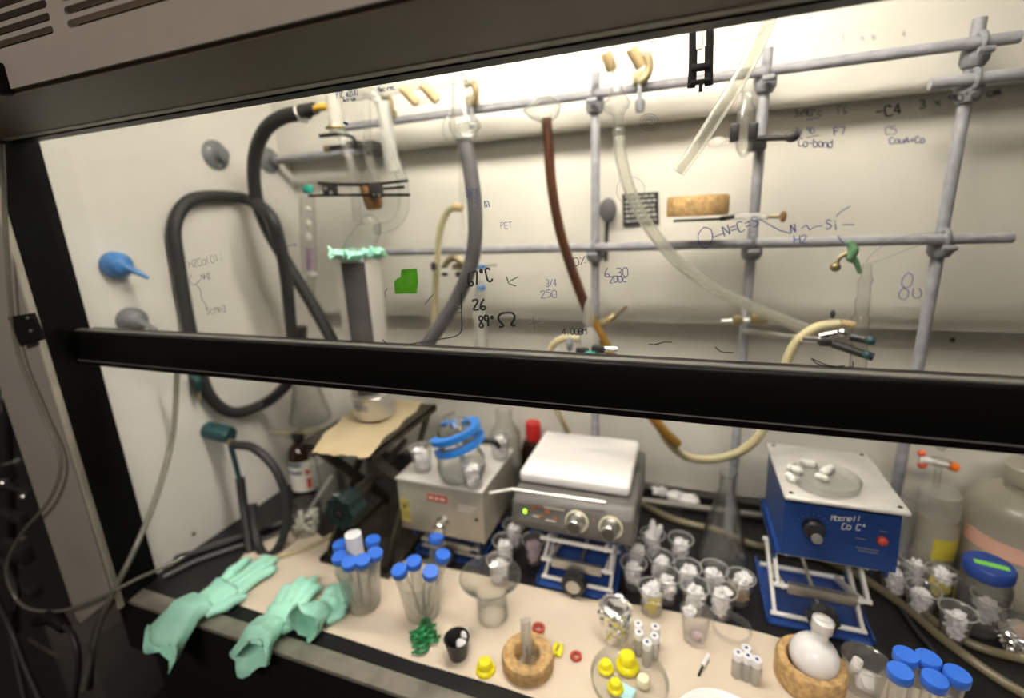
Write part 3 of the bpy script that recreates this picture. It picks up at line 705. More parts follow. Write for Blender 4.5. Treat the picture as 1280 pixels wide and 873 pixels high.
for nm, a0, a1, z0, z1, m in (('clear_stripe', -1.655, -.58, .055, H_-.006, darkstripe),):
    b = MB(); R1 = .0388; ring = []
    n = 12; outer = [V((dc.x+R1*math.cos(a0+(a1-a0)*i/n), dc.y+R1*math.sin(a0+(a1-a0)*i/n), 0)) for i in range(n+1)]
    inner = [V((dc.x+.0378*math.cos(a0+(a1-a0)*i/n), dc.y+.0378*math.sin(a0+(a1-a0)*i/n), 0)) for i in range(n, -1, -1)]
    b.prism([p+V((0, 0, DZ+z0)) for p in outer+inner], (0, 0, z1-z0)); b.build(nm, m, t)
MB().torus((dc.x, dc.y, DZ+.046), .0385, .0016).build('seam_ring', chrome, t)
b = MB()
for k in range(6):
    for j in range(2):
        a = -2.0+k*.14; b.box((dc.x+.0389*math.cos(a), dc.y+.0389*math.sin(a), DZ+.032-j*.006), (.004, .001, .0018), Matrix.Rotation(a+PI/2, 3, 'Z'))
builds(b, 'printed_mark', labelblue, t)
# mint glove stuffed around the dewar mouth
b = MB()
for k in range(13):
    a = 2*PI*k/13; rr = .034+.006*random.random()
    b.ball((dc.x+rr*math.cos(a), dc.y+rr*math.sin(a), zt_+.003+.007*random.random()), .009+.003*random.random(), (1.3, 1.3, .7), 3, .8, 2.1, k)
for a, h in ((-2.6, .022), (-1.3, .016), (-.3, .018)):
    b.cyl((dc.x+.036*math.cos(a), dc.y+.036*math.sin(a), zt_+.004), (dc.x+.046*math.cos(a), dc.y+.046*math.sin(a), zt_+h), .007, .002, 10)
single(b, 'crumpled_glove', glovem, 'crumpled mint glove wrapped around the mouth of the dewar', 'glove', (dc.x, dc.y, zt_))
YG = .715
t = thing('cold_trap', 'glass cold trap with bent arms dipping into the silvered dewar', 'glassware', (dc.x, dc.y, zt_-.03))
T = lambda l: py(*[(u, v, YG) for u, v in l])
MB().tube([V((dc.x, dc.y, zt_-.10)), V((dc.x, dc.y, zt_-.02)), V((dc.x+.003, dc.y, zt_+.01)), P(462, 285, y=dc.y), P(458, 270, y=dc.y)], [.022, .026, .026, .020, .010], 24).build('trap_body', glass, t)
MB().tube(T([(470, 288), (492, 280), (504, 262), (503, 228), (494, 200), (487, 175), (481, 145), (478, 128)]), .0095, 18).build('bent_arm', glass, t)
MB().tube(T([(447, 278), (444, 240), (440, 210), (430, 178), (425, 160)]), .008, 16).build('straight_arm', glass, t)
MB().tube(T([(421, 165), (419, 140), (416, 112), (420, 96)]), .013, 20).build('joint_tube', frostg, t)
MB().tube(T([(420, 112), (440, 118), (462, 116), (478, 128)]), .010, 16).build('cross_arm', glass, t)
MB().tube(T([(458, 118), (459, 160), (460, 190), (468, 218), (474, 248)]), .007, 14).build('centre_tube', glass, t)
MB().tube(T([(478, 128), (484, 165), (488, 195), (492, 215)]), .0115, 18).build('side_tube', frostg, t)
p_ = P(420, 160, y=YG); MB().torus(p_, .014, .0028, (0, 0, 1), 28, 8).build('yellow_clip', yellowm if False else brass, t)
p_ = P(411, 134, y=YG); MB().tube([P(394, 136, y=YG), P(402, 134, y=YG), p_], [.006, .0065, .005]).build('amber_adapter', mat('amber_plastic', (.62, .38, .05), .4), t)
# clamps on the trap
t = thing('lab_clamp', 'black fork clamp bar gripping the cork above the dewar', 'clamp', tuple(P(468, 240, y=.70)))
b = MB()
for l in ([(386, 245), (430, 244), (470, 244), (512, 244)], [(398, 229), (430, 231), (470, 230), (510, 226)]): b.tube(py(*[(u, v, .685) for u, v in l]), .0024, 8)
b.tube(py((480, 236, .685), (505, 234, .685)), .0022, 8); builds(b, 'clamp_finger', blackflat, t)
b = MB(); b.box(P(413, 238, y=.688), (.026, .012, .021), bev=.003); b.box(P(470, 239, y=.684), (.024, .012, .022), bev=.003)
builds(b, 'clamp_jaw', blackcup, t)
b = MB()
for u, v in ((407, 236), (414, 241), (468, 244), (474, 244)): b.lathe([(.0028, 0), (.002, .003), (0, .0035)], P(u, v, y=.679), (0, -1, 0), 10)
builds(b, 'clamp_screw', steel, t)
MB().tube(py((392, 237, .688), (402, 238, .688)), .0015, smooth=False).build('thumb_stem', steel, t)
MB().box(P(385, 237, y=.688), (.015, .013, .014), bev=.003).build('thumb_knob', tealclip, t)
MB().cyl(P(470, 236, y=.69), P(470, 232, y=.855), .0045).build('clamp_rod', darkmetal, t)
b = MB(); b.lathe([(.012, -.015), (.0145, -.008), (.017, .012), (.0165, .024), (0, .024)], P(466, 250, y=.70), (-.12, 0, 1), 24); single(b, 'cork_stopper', corkdark, 'scorched cork held in the black clamp above the dewar', 'cork', tuple(P(466, 265, y=.70)))
b = MB(); b.tube(py((400, 170, .75), (425, 168, .75), (441, 172, .75), (446, 186, .76)), .0035); b.tube(py((407, 186, .75), (430, 184, .75), (447, 182, .76)), .0048); b.box(P(452, 183, y=.80), (.03, .06, .012), bev=.003); b.box(P(467, 186, y=.835), (.022, .03, .028), bev=.004)
t = thing('lab_clamp', 'grey jaw clamp behind the top of the cold trap', 'clamp', tuple(P(450, 190, y=.80))); builds(b, 'clamp_jaw', darkmetal, t); MB().cyl(P(406, 186, y=.745), P(412, 186, y=.747), .006).build('jaw_tip', brass, t)
# black vacuum hoses
l = py((384, 140, .715), (352, 147, .72), (330, 165, .73), (318, 200, .74), (320, 245, .75), (334, 285, .755), (358, 328, .76), (385, 372, .765), (408, 412, .765), (428, 452, .765))
t = thing('vacuum_hose', 'thick black vacuum hose arching from the trap and down past the wall flange', 'hose', tuple(l[4])); MB().tube(l, .0125, 18).build('hose', rubber, t)
b = MB(); b.cyl(P(378, 140, y=.715), P(394, 135, y=.715), .0125, .010); b.build('hose_connector', darkmetal, t); b = MB(); b.torus(P(376, 141, y=.715), .0135, .0022, (1, 0, .2)); b.cyl(P(374, 150, y=.712), P(384, 151, y=.712), .004); b.build('hose_clip', steel, t)
l = py((366, 440, .725), (363, 400, .725), (358, 350, .72), (350, 305, .712), (336, 268, .705)) + px((306, 249, -.862), (262, 246, -.868), (233, 254, -.870), (218, 284, -.870), (223, 330, -.870), (233, 390, -.870), (246, 450, -.870), (263, 496, -.868), (292, 516, -.862)) + py((330, 505, .72), (354, 486, .715), (364, 470, .712))
single(MB().tube(l, .0115, 18), 'vacuum_hose', rubber, 'thick black vacuum hose lying in one big loop against the left wall', 'hose', tuple(l[12]))
# suction flask hung under the black adapter
fc = P(389, 525, y=.78); fz = fc.z-.004; ztop = zat((fc.x, fc.y), 424)
HF = ztop-fz
t = thing('suction_flask', 'conical glass flask with a black adapter hanging left of the dewar', 'flask', (fc.x, fc.y, fz))
MB().shell([(.040, 0), (.046, .004), (.047, .012), (.040, .035), (.022, HF*.62), (.017, HF*.72), (.017, HF*.96), (.020, HF)], .002, (fc.x, fc.y, fz), seg=40).build('flask_body', glass, t)
MB().lathe([(.010, -.02), (.018, .0), (.022, .022), (.0215, .026), (.010, .027)], (fc.x, fc.y, ztop)).build('rubber_adapter', rubber, t)
l = [B(345, 540)*0 + P(248, 502, y=.62), P(275, 525, y=.68), P(330, 540, y=.74), P(380, 541, y=.77), P(430, 528, y=.80), P(450, 508, y=.82)]
single(MB().tube(l, .0042), 'thin_tube', yellowtube, 'thin yellowed tube sagging from the small nozzle across to the dewar', 'tube', tuple(l[2]))
# bottles below
ac = B(384, 612); az = zat((ac.x, ac.y), 541)
t = thing('reagent_bottle', 'amber glass reagent bottle with a white label in the back left corner', 'bottle', (ac.x, ac.y, .001))
MB().shell([(.028, 0), (.031, .004), (.031, az*.62), (.026, az*.74), (.013, az*.83), (.013, az*.92)], .002, (ac.x, ac.y, .001)).build('bottle_glass', amberglass, t)
MB().lathe([(.015, az*.91), (.0155, az), (0, az+.001)], (ac.x, ac.y, .001)).build('bottle_cap', blackcup, t)
def wrap(c, R, a0, a1, z0, z1, m, name, parent, th=.0006, n=16):
    b = MB(); o_ = [V((c[0]+(R+th)*math.cos(a0+(a1-a0)*i/n), c[1]+(R+th)*math.sin(a0+(a1-a0)*i/n), z0)) for i in range(n+1)]
    i_ = [V((c[0]+(R-.0002)*math.cos(a0+(a1-a0)*i/n), c[1]+(R-.0002)*math.sin(a0+(a1-a0)*i/n), z0)) for i in range(n, -1, -1)]
    b.prism(o_+i_, (0, 0, z1-z0)); return b.build(name, m, parent)
lb_ = wrap(ac, .031, -2.9, .2, .012, az*.58, labelwhite, 'label', t)
for k, (z0, z1) in enumerate(((.062, .068), (.046, .052))): wrap(ac, .0316, -2.6, -.9, az*.58*z0/.07, az*.58*z1/.07, labelblue, 'label_print', lb_, .0004)
for z0, z1 in ((az*.36, az*.44), (az*.12, az*.3)): wrap(ac, .0316, -.7, -.35, z0, z1, redring, 'label_print', lb_, .0004)
gc = B(412, 636); gz = zat((gc.x, gc.y), 566)
single(MB().shell([(.022, 0), (.024, .003), (.025, gz*.95), (.025, gz)], .002, (gc.x, gc.y, .001)), 'plastic_cylinder', beakerplast, 'cloudy plastic cylinder standing right of the amber bottle', 'container', (gc.x, gc.y, .001))
wc = B(446, 606); single(MB().shell([(.026, 0), (.028, .003), (.034, .075), (.035, .085)], .002, (wc.x, wc.y, .001)), 'plastic_beaker', beakerplast, 'cloudy plastic beaker behind the legs of the dark lab jack', 'beaker', (wc.x, wc.y, .001))
jc = B(385, 664); t = thing('pellet_jar', 'glass jar of white pellets in front of the amber bottle', 'jar', (jc.x, jc.y, .001))
MB().shell([(.028, 0), (.031, .004), (.032, .05), (.028, .058), (.028, .066)], .002, (jc.x, jc.y, .001)).build('jar_glass', glass, t)
b = MB(); random.seed(11)
for k in range(40):
    a = random.random()*6.28; r = .025*math.sqrt(random.random()); b.ball((jc.x+r*math.cos(a), jc.y+r*math.sin(a), .008+.032*random.random()), .0052, sub=1)
setp(b.build('pellet_fill', pellet, None, (jc.x, jc.y, .004)), 'white pellets heaped inside the glass jar', 'pellets', kind='stuff')
b = MB(); b.cyl((jc.x-.012, jc.y, .02), (jc.x+.03, jc.y+.055, .10), .0035); single(b, 'glass_rod', frostg, 'frosted glass rod leaning out of the pellet jar', 'rod', (jc.x-.012, jc.y, .02))
# ------------------------------------------------------------ desiccator vessel with blue clamp on the silver stirrer
rc = P(578, 596, z=.161); RZ = .1605
t = thing('glass_reactor', 'round glass vessel closed by a bright blue clamp on the silver stirrer', 'glassware', (rc.x, rc.y, RZ))
MB().shell([(.028, 0), (.040, .006), (.044, .022), (.042, .04), (.034, .054), (.033, .058)], .002, (rc.x, rc.y, RZ), seg=44).build('lower_bowl', glass, t)
ax = V((-.30, -.05, 1)).normalized(); cc = V((rc.x+.001, rc.y, RZ+.062))
for k, dz in enumerate((0, .022)):
    x, y, a = basis(ax); rings = []
    b = MB(); n = 40
    ring = [[], [], [], []]
    for i in range(n+1):
        an = -.95+4.2*i/n; d = x*math.cos(an)+y*math.sin(an); c0 = cc+a*dz
        rings.append([c0+d*.032, c0+d*.0465, c0+d*.0465+a*.010, c0+d*.032+a*.010])
    b.ringstrip(rings); b.build('blue_clamp_ring', blueclamp, t)
MB().lathe([(.032, .004), (.038, .006), (.038, .016), (.032, .018)], cc, ax, 40).build('glass_flange', glass, t)
MB().lathe([(.034, .024), (.033, .030), (.026, .044), (.012, .052), (.012, .060), (0, .060)], cc, ax, 36).build('glass_lid', glass, t)
for dx, dy, h in ((-.022, -.004, .050), (-.002, -.008, .056)):
    x, y, a = basis(ax); c0 = cc+V((dx, dy, .030))+a*0
    MB().lathe([(.006, .008), (.007, .012), (.007, h-.036), (.0, h-.036)], c0, ax, 18).build('blue_port_cap', blueclamp, t)
b = MB()
for an in (3.5, 4.6, -.3): x, y, a = basis(ax); b.cyl(cc+(x*math.cos(an)+y*math.sin(an))*.0385-a*.002, cc+(x*math.cos(an)+y*math.sin(an))*.0385+a*.030, .003)
builds(b, 'clamp_bolt', brass, t)
MB().tube([cc+ax*.02, V((rc.x+.008, rc.y-.004, RZ+.03)), V((rc.x+.014, rc.y-.010, RZ+.006))], .006).build('white_stirrer_shaft', whiteplast, t)
MB().tube([cc+ax*.01+V((.036, .01, 0)), cc+V((.056, .015, .008)), cc+V((.066, .02, -.004))], .005).build('clamp_lever', blackcup, t)
# red-capped bottle
c = P(668, 604, z=.0); c = V((-.289, .885, 0)); zc = zat((c.x, c.y), 528)
t = thing('reagent_bottle', 'amber bottle with a red cap behind the white-topped hotplate', 'bottle', (c.x, c.y, .001))
MB().shell([(.026, 0), (.029, .004), (.029, zc*.62), (.024, zc*.74), (.014, zc*.80)], .002, (c.x, c.y, .001)).build('bottle_glass', amberglass, t)
MB().lathe([(.0165, zc*.77), (.0165, zc*.985), (.015, zc), (0, zc)], (c.x, c.y, .001)).build('bottle_cap', redm, t)
c = V((-.345, .86, 0)); zc = zat((c.x, c.y), 512)
single(MB().shell([(.030, 0), (.033, .004), (.033, zc*.75), (.018, zc*.88), (.018, zc)], .002, (c.x, c.y, .001)), 'plastic_bottle', beakerplast, 'cloudy plastic bottle behind the blue-clamped vessel', 'bottle', (c.x, c.y, .001))
#PART4
# ------------------------------------------------------------ glass manifold, hanging hoses and clamps
YM = .80
mz = P(720, 72, y=YM).z
t = thing('glass_manifold', 'horizontal glass manifold tube with tan rubber hose ends below the hood roof', 'manifold', (-.25, YM, mz))
MB().tube([V((-.60, YM, mz)), V((-.59, YM, mz)), V((.06, YM, mz)), V((.085, YM, mz)), V((.092, YM, mz))], [.006, .012, .012, .010, .002], 22, smooth=False).build('manifold_tube', frostg, t)
for k, (a, b_) in enumerate((((502, 108), (521, 130)), ((528, 105), (547, 127)), ((757, 66), (765, 88)), ((789, 60), (801, 84)))):
    p0, p1 = P(*a, y=.755), P(*b_, y=.765); m = MB(); m.shell([(.0062, 0), (.0078, .003), (.0078, (p1-p0).length)], .003, p1, p0-p1, seg=20); m.build('rubber_end', beigerub, t)
b = MB()
for a, b_ in (((521, 130), (548, 118)), ((765, 88), (772, 78)), ((801, 84), (796, 100)), ((506, 112), (520, 98))): b.tube([P(*a, y=.765), P(*b_, y=.79)], .005, smooth=False)
builds(b, 'side_arm', glass, t)
for lb, u, v, s in (('grey hooked boss clamp on the top rod beside the tan rubber ends', 800, 92, 1.0), ('tan oval boss clamp on the top rod behind the grey hose connector', 590, 122, .9), ('small tan boss clamp on the top rod behind the cold trap', 487, 137, .8)):
    c = P(u, v, y=.835); t = thing('boss_clamp', lb, 'clamp', tuple(c)); m = brass if 'tan' in lb else rodjoint
    b = MB(); l = [c+V((-.010*s, -.01, .020*s)), c+V((.004*s, -.01, .024*s)), c+V((.014*s, -.012, .012*s)), c+V((.012*s, -.012, -.006*s)), c+V((0, -.012, -.016*s))]
    b.tube(l, .0065*s); b.box(c+V((0, 0, -.008*s)), (.020*s, .03, .018*s), bev=.003); b.build('hook', m, t)
    b = MB(); b.cyl(c+V((.001, -.012, -.016*s)), c+V((.002, -.012, -.042*s)), .0035*s); b.lathe([(.0065*s, 0), (.008*s, .006*s), (.006*s, .018*s), (0, .019*s)], c+V((.002, -.012, -.040*s)), (0, 0, -1), 14); b.build('thumb_screw', rodjoint, t)
# stems and hoses
def stem(label, prof_px, y, m=glass, cat='glassware', nm='glass_connector'):
    b = MB(); rings = []
    for u0, u1, v in prof_px:
        p = P((u0+u1)/2, v, y=y); r = (P(u1, v, y=y)-P(u0, v, y=y)).length/2; rings.append((p, r))
    for i in range(1): pass
    x, yy, a = basis(rings[-1][0]-rings[0][0]); n = 28
    b.ringstrip([[p+x*(r*math.cos(2*PI*i/n))+yy*(r*math.sin(2*PI*i/n)) for i in range(n)] for p, r in rings], (False, False))
    bmesh.ops.solidify(b.bm, geom=list(b.bm.faces), thickness=.0012)
    return single(b, nm, m, label, cat, tuple(rings[-1][0]))
YH = .735
stem('glass connector leading up from the thick grey hose', [(566, 574, 88), (566, 584, 104), (566, 588, 118), (566, 590, 140), (562, 596, 152), (564, 598, 162), (570, 594, 172), (574, 590, 180)], YH)
b = MB(); c = P(561, 160, y=YH-.02); b.tube([P(566, 140, y=YH-.02), P(562, 152, y=YH-.02), P(561, 166, y=YH-.02), P(563, 178, y=YH-.02)], [.004, .010, .011, .003], 18); b.tube([P(574, 162, y=YH), P(592, 158, y=YH), P(600, 156, y=YH)], [.009, .009, .006], 16)
single(b, 'glass_stopcock', glass, 'bright glass stopcock bulb beside the top of the grey hose', 'glassware', tuple(c))
l = py((580, 174, YH), (588, 215, YH), (594, 265, YH), (591, 320, YH), (572, 372, YH), (540, 422, YH), (512, 462, YH))
single(MB().tube(l, .0125, 20), 'rubber_hose', rubbergrey, 'thick grey rubber hose curving down to the left behind the temperature notes', 'hose', tuple(l[-1]))
stem('glass stem with a flared bulb above the brown hose', [(671, 683, 66), (671, 686, 95), (672, 688, 122), (664, 698, 130), (654, 701, 136), (664, 698, 146), (676, 692, 152)], YH)
bl = [(683, 148), (686, 190), (690, 235), (699, 285), (714, 335), (734, 388), (762, 440), (796, 495), (826, 535), (848, 557)]
l = py(*[(u, v, YH) for u, v in bl])
t = thing('liquid_hose', 'hose full of brown liquid hanging from the glass bulb to the hotplate', 'hose', tuple(l[-1]))
MB().tube(l, .0086, 20, caps=False).build('hose_wall', brownhose, t)
MB().tube(l[:6], .0072, 16).build('dark_brown_liquid', brownliq, t)['label'] = 'dark red-brown liquid in the upper hose'
MB().tube(l[5:], .0072, 16).build('amber_liquid', amberliq, t)['label'] = 'amber liquid in the lower hose'
stem('glass stem with a flat disc joint above the clear hose', [(767, 775, 46), (766, 776, 85), (764, 778, 112), (760, 784, 122), (750, 788, 130), (752, 786, 136), (766, 780, 143), (768, 779, 160), (765, 782, 165), (768, 779, 172), (768, 781, 182)], YH)
l = py((774, 172, YH), (777, 200, YH), (790, 245, .74), (812, 285, .745), (850, 330, .76), (900, 364, .77), (955, 390, .78), (1008, 412, .79))
single(MB().tube(l, .0088, 18).ringstrip([[V((0, 0, -.5))]*3]*2) if False else MB().tube(l, .0088, 18), 'clear_hose', clearhose, 'clear hose curving down to the right from the glass disc joint', 'hose', tuple(l[-1]))
l = [V((P(978, -40, y=.56).x+.05, .56, 1.068))]+py((978, -40, .56), (958, 28, .56), (934, 82, .56), (904, 132, .56), (872, 182, .56), (848, 216, .56))
single(MB().tube(l, [.0078, .0078, .0078, .0076, .0075, .0072, .0064], 20), 'plastic_pipe', clearhose, 'straight open-ended clear pipe hanging from above, in front of the lattice', 'pipe', tuple(l[-1]))
yb = .60
t = thing('hanging_clamp', 'black two-rail clamp hanging down from the hood roof', 'clamp', tuple(P(876, 112, y=yb)))
b = MB(); b.tube([P(869, -20, y=yb)+V((0, 0, .24)), P(869, -20, y=yb), P(867, 30, y=yb), P(866, 85, y=yb), P(864, 110, y=yb)], .0022, 8, flat=2); b.tube([P(888, -20, y=yb)+V((0, 0, .24)), P(888, -20, y=yb), P(887, 30, y=yb), P(886, 85, y=yb), P(886, 107, y=yb)], .0022, 8, flat=2); builds(b, 'rail', blackflat, t)
b = MB()
for v, h in ((84, .007), (102, .004)): b.box(P(876, v, y=yb), (.020, .006, h), bev=.001)
b.box(P(876, 108, y=yb), (.004, .006, .010)); builds(b, 'cross_piece', blackflat, t)
b = MB(); b.tube([P(874, -20, y=yb), P(874, 62, y=yb)], .0035, smooth=False); b.tube([P(881, -20, y=yb), P(881, 58, y=yb)], .002, smooth=False); builds(b, 'white_rod', whiteplast, t)
# cork ring on a clamp
yc = .815; c = P(871, 270, y=yc); R = (P(910, 262, y=yc)-P(832, 262, y=yc)).length/2
single(MB().lathe([(R*.42, .002), (R*.45, 0), (R*.97, 0), (R, .003), (R, .026), (R*.95, .030), (R*.62, .030), (R*.55, .026)], (c.x, c.y, c.z), seg=40, closed=True), 'cork_ring', cork, 'thick cork ring resting on the clamp in front of the back wall', 'cork ring', tuple(c))
t = thing('support_clamp', 'clamp under the cork ring with a long screw and brown knob', 'clamp', tuple(c-V((0, 0, .007))))
b = MB(); b.span(P(842, 272, y=yc)+V((0, -.02, -.007)), P(906, 272, y=yc)+V((0, .02, -.0005)), bev=.001); b.build('clamp_fingers', blackflat, t)
e = P(912, 271, y=yc); MB().tube([P(900, 274, y=yc-.01), P(918, 271, y=yc-.01)], .0035, smooth=False).build('clamp_neck', darkmetal, t)
MB().cyl(P(918, 271, y=yc-.01), P(960, 271, y=yc-.01), .0055).build('screw_sleeve', frostg, t); MB().cyl(P(960, 271, y=yc-.01), P(974, 271, y=yc-.01), .003).build('screw', brass, t)
MB().ball(P(979, 271, y=yc-.01), .0085, (.55, .9, 1)).build('thumb_knob', corkdark, t)
# glass filter with clamp near the second upright
yf = .79; f_ = lambda u, v: P(u, v, y=yf)
b = MB(); c = f_(929, 197); top = f_(930, 100).z
b.shell([(.004, 0), (.010, .010), (.0125, .025), (.0125, (top-c.z)*.62), (.008, (top-c.z)*.70), (.008, (top-c.z)*.84), (.011, (top-c.z)*.88), (.006, (top-c.z))], .0015, tuple(c), seg=30)
single(b, 'glass_bulb_tube', glass, 'short round-bottomed glass tube clamped beside the second upright rod', 'glassware', tuple(c))
t = thing('lab_clamp', 'black clamp gripping the round-bottomed glass tube by the second upright', 'clamp', tuple(f_(945, 172)))
b = MB(); b.box(f_(917, 168)+V((0, -.012, 0)), (.012, .012, .024), bev=.002); b.box(f_(940, 166)+V((0, -.012, 0)), (.012, .012, .022), bev=.002); builds(b, 'clamp_jaw', blackcup, t)
b = MB(); b.tube(py((892, 177, yf-.01), (900, 179, yf-.01), (912, 174, yf-.012)), .0045, flat=.5); b.ball(f_(897, 177), .011, (1, .4, .6)); builds(b, 'wing_nut', frostg, t)
MB().cyl(f_(936, 174), f_(982, 172), .004).build('clamp_rod', darkmetal, t); MB().ball(f_(990, 170), .0105, (1, .6, .8)).build('thumb_knob', darkmetal, t); MB().box(P(946, 180, y=.835), (.024, .03, .020), bev=.003).build('boss', darkmetal, t)
# sign and paddle on the wall
ys = .9335; q = [P(778, 243, y=ys), P(823, 240, y=ys), P(824, 281, y=ys), P(779, 284, y=ys)]
t = thing('wall_sign', 'small black sign with white print on the back wall', 'sign', tuple(P(801, 284, y=ys)))
MB().prism(q, (0, -.003, 0)).build('sign_plate', signm, t)
b = MB(); random.seed(5)
for k in range(6):
    f0 = .12+k*.145; l0 = q[0].lerp(q[3], f0); r_ = q[1].lerp(q[2], f0); s = .08
    while s < .88:
        w_ = random.uniform(.05, .16); a_, b_ = l0.lerp(r_, s), l0.lerp(r_, min(s+w_, .93)); h = .0028 if k not in (0, 5) else .002
        b.span(a_+V((0, -.0034, 0)), b_+V((0, -.0028, h))); s += w_+.035
b.build('sign_print', signwhite, t)
yp = .915; t = thing('wall_paddle', 'dark round-headed paddle with a thin handle on the back wall left of the sign', 'paddle', tuple(P(757, 327, y=yp)))
b = MB(); c = P(760, 263, y=yp); rx = (P(771, 263, y=yp)-P(749, 263, y=yp)).length/2; b.ball(c, rx, (1, .35, 1.38)); b.build('head', valvegrey if False else rubbergrey, t)
MB().tube(py((759, 278, yp), (758, 300, yp), (757, 327, yp)), [.0035, .0032, .0045], 10).build('handle', blackcup, t)
b = MB(); b.cyl(c, (c.x, .934, c.z), .006); b.build('mount', blackcup, t)
# left yellow tube with clamps and the thin condenser
l = py((575, 258, .81), (560, 264, .81), (550, 290, .81), (546, 335, .81), (543, 385, .81), (541, 452, .81))
t = thing('rubber_tube', 'yellowed rubber tube hooked over left of the thick grey hose', 'tube', tuple(l[-1])); MB().tube(l, .0062, 14).build('tube', yellowtube, t); MB().tube(py((568, 259, .81), (578, 260, .81)), .0075, smooth=False).build('tube_cuff', beigerub, t)
b = MB(); b.cyl(P(577, 175, y=.815), P(578, 262, y=.815), .006); b.cyl(P(578, 262, y=.815), P(582, 308, y=.815), .0035)
single(b, 'glass_rod', glass, 'thin upright glass tube just left of the thick grey hose', 'glassware', tuple(P(582, 308, y=.815)))
stem('white glass condenser standing right of the thick grey hose', [(596, 604, 352), (594, 606, 372), (596, 604, 380), (592, 606, 392), (594, 608, 420), (592, 612, 470)], .80, frostg)
b = MB()
for u, v in ((602, 334), (602, 360)): b.lathe([(.007, -.004), (.009, 0), (.007, .004)], P(u, v, y=.80))
single(b, 'blue_joint_clip', valveblue, 'pair of pale blue joint clips on the glass condenser', 'clip', tuple(P(602, 360, y=.80)))
t = thing('lab_clamp', 'old brass jaw clamp on the middle rod beside the yellowed rubber tube', 'clamp', tuple(P(565, 335, y=.80)))
b = MB(); b.tube(py((556, 333, .79), (562, 325, .79), (570, 323, .79), (580, 330, .79), (586, 332, .80)), .006); b.box(P(574, 333, y=.80), (.022, .02, .010), bev=.002); builds(b, 'clamp_jaw', brass, t)
b = MB(); b.box(P(575, 343, y=.79), (.014, .014, .010), bev=.002); b.cyl(P(552, 334, y=.79), P(558, 334, y=.79), .002); builds(b, 'boss', blackcup, t)
b = MB(); b.ball(P(542, 333, y=.79), .008, (.6, 1, 1.1)); b.ball(P(556, 343, y=.785), .007, (1.1, .6, .6)); builds(b, 'thumb_knob', darkmetal, t); MB().cyl(P(586, 332, y=.80), P(620, 331, y=.80), .0025).build('screw', steel, t)
# middle glass valve
yv = .70
stem('glass valve body below the end of the dark brown part of the hose', [(735, 739, 372), (732, 740, 378), (730, 742, 386), (729, 743, 402), (733, 741, 408), (728, 746, 416), (724, 750, 424), (726, 748, 434), (732, 742, 444)], yv, frostg)
t = thing('lab_clamp', 'green-tipped clamp holding the middle glass valve above the sash bar', 'clamp', tuple(P(735, 440, y=yv)))
b = MB(); b.box(P(728, 439, y=yv-.02), (.020, .01, .010), bev=.002); b.box(P(748, 437, y=yv-.02), (.020, .012, .011), bev=.002); builds(b, 'clamp_jaw', blackcup, t)
MB().box(P(738, 443, y=yv-.026), (.016, .01, .008), bev=.002).build('green_tip', tealclip, t); MB().cyl(P(752, 436, y=yv-.02), P(772, 437, y=yv-.02), .004).build('screw', chrome, t)
MB().ball(P(712, 430, y=yv-.02), .011, (.45, .6, 1.1)).build('thumb_knob', rodjoint, t)
b = MB(); b.tube(py((745, 408, .80), (758, 402, .82), (768, 395, .83)), .007); b.tube(py((764, 400, .82), (783, 384, .80)), .003, smooth=False)
t = thing('lab_clamp', 'pale clamp with a slanted screw right of the middle glass valve', 'clamp', tuple(P(760, 402, y=.82))); b.build('clamp_arm', brass, t)
l = py((724, 424, .76), (705, 423, .76), (690, 435, .765), (686, 465, .775), (692, 500, .81), (706, 532, .87), (726, 565, .90), (750, 590, .905))
single(MB().tube(l, .0062, 14), 'rubber_tube', yellowtube, 'yellowed rubber tube from the middle glass valve down behind the hotplate', 'tube', tuple(l[-1]))
# bubbler column at the left
yb2 = .80
stem('thin glass bubbler column with white and purple packing left of the dewar', [(377, 391, 246), (377, 392, 270), (378, 393, 300), (380, 394, 340), (384, 393, 346), (386, 391, 392)], yb2, glass)
b = MB(); b.cyl(P(387.5, 310, y=yb2), P(388, 338, y=yb2), .0078); single(b, 'purple_packing', purplepow, 'purple packing inside the thin glass bubbler column', 'packing', tuple(P(388, 338, y=yb2)))
for k, (v, lb) in enumerate(((262, 'topmost'), (280, 'middle'), (296, 'lowest'))):
    single(MB().ball(P(384.5+k*.6, v, y=yb2), .0062, (1, 1, 1.4), 2), 'white_plug', whiteplast if k != 1 else labelwhite, lb+' white plug in the thin glass bubbler column', 'plug', tuple(P(385, v, y=yb2)))
MB_ = MB().lathe([(.006, -.005), (.011, -.002), (.011, .003), (.006, .006)], P(389, 343, y=yb2)); single(MB_, 'white_collar', whiteplast, 'white collar at the foot of the thin glass bubbler column', 'collar', tuple(P(389, 343, y=yb2)))
# right glass column and tubes
yr = .76
stem('upright glass column with two joint rings right of the second upright', [(1078, 1090, 330), (1076, 1090, 345), (1072, 1092, 351), (1072, 1089, 355), (1071, 1088, 372), (1068, 1088, 376), (1068, 1086, 394), (1064, 1088, 397), (1065, 1085, 420), (1062, 1084, 452), (1060, 1080, 480)], yr)
t = thing('keck_clip', 'faded green and yellow rubber clip dangling on top of the glass column', 'clip', tuple(P(1075, 340, y=yr-.004)))
b = MB(); b.tube(py((1060, 302, yr-.004), (1066, 312, yr-.004), (1064, 322, yr-.004), (1070, 328, yr-.004), (1075, 342, yr-.004)), [.004, .007, .006, .004, .0025]); b.build('clip_body', greenyellow, t)
b = MB(); b.tube(py((1060, 317, yr-.004), (1050, 322, yr-.004), (1044, 333, yr-.004)), .0028); b.ball(P(1044, 334, y=yr-.004), .0065); b.build('clip_tail', brass, t)
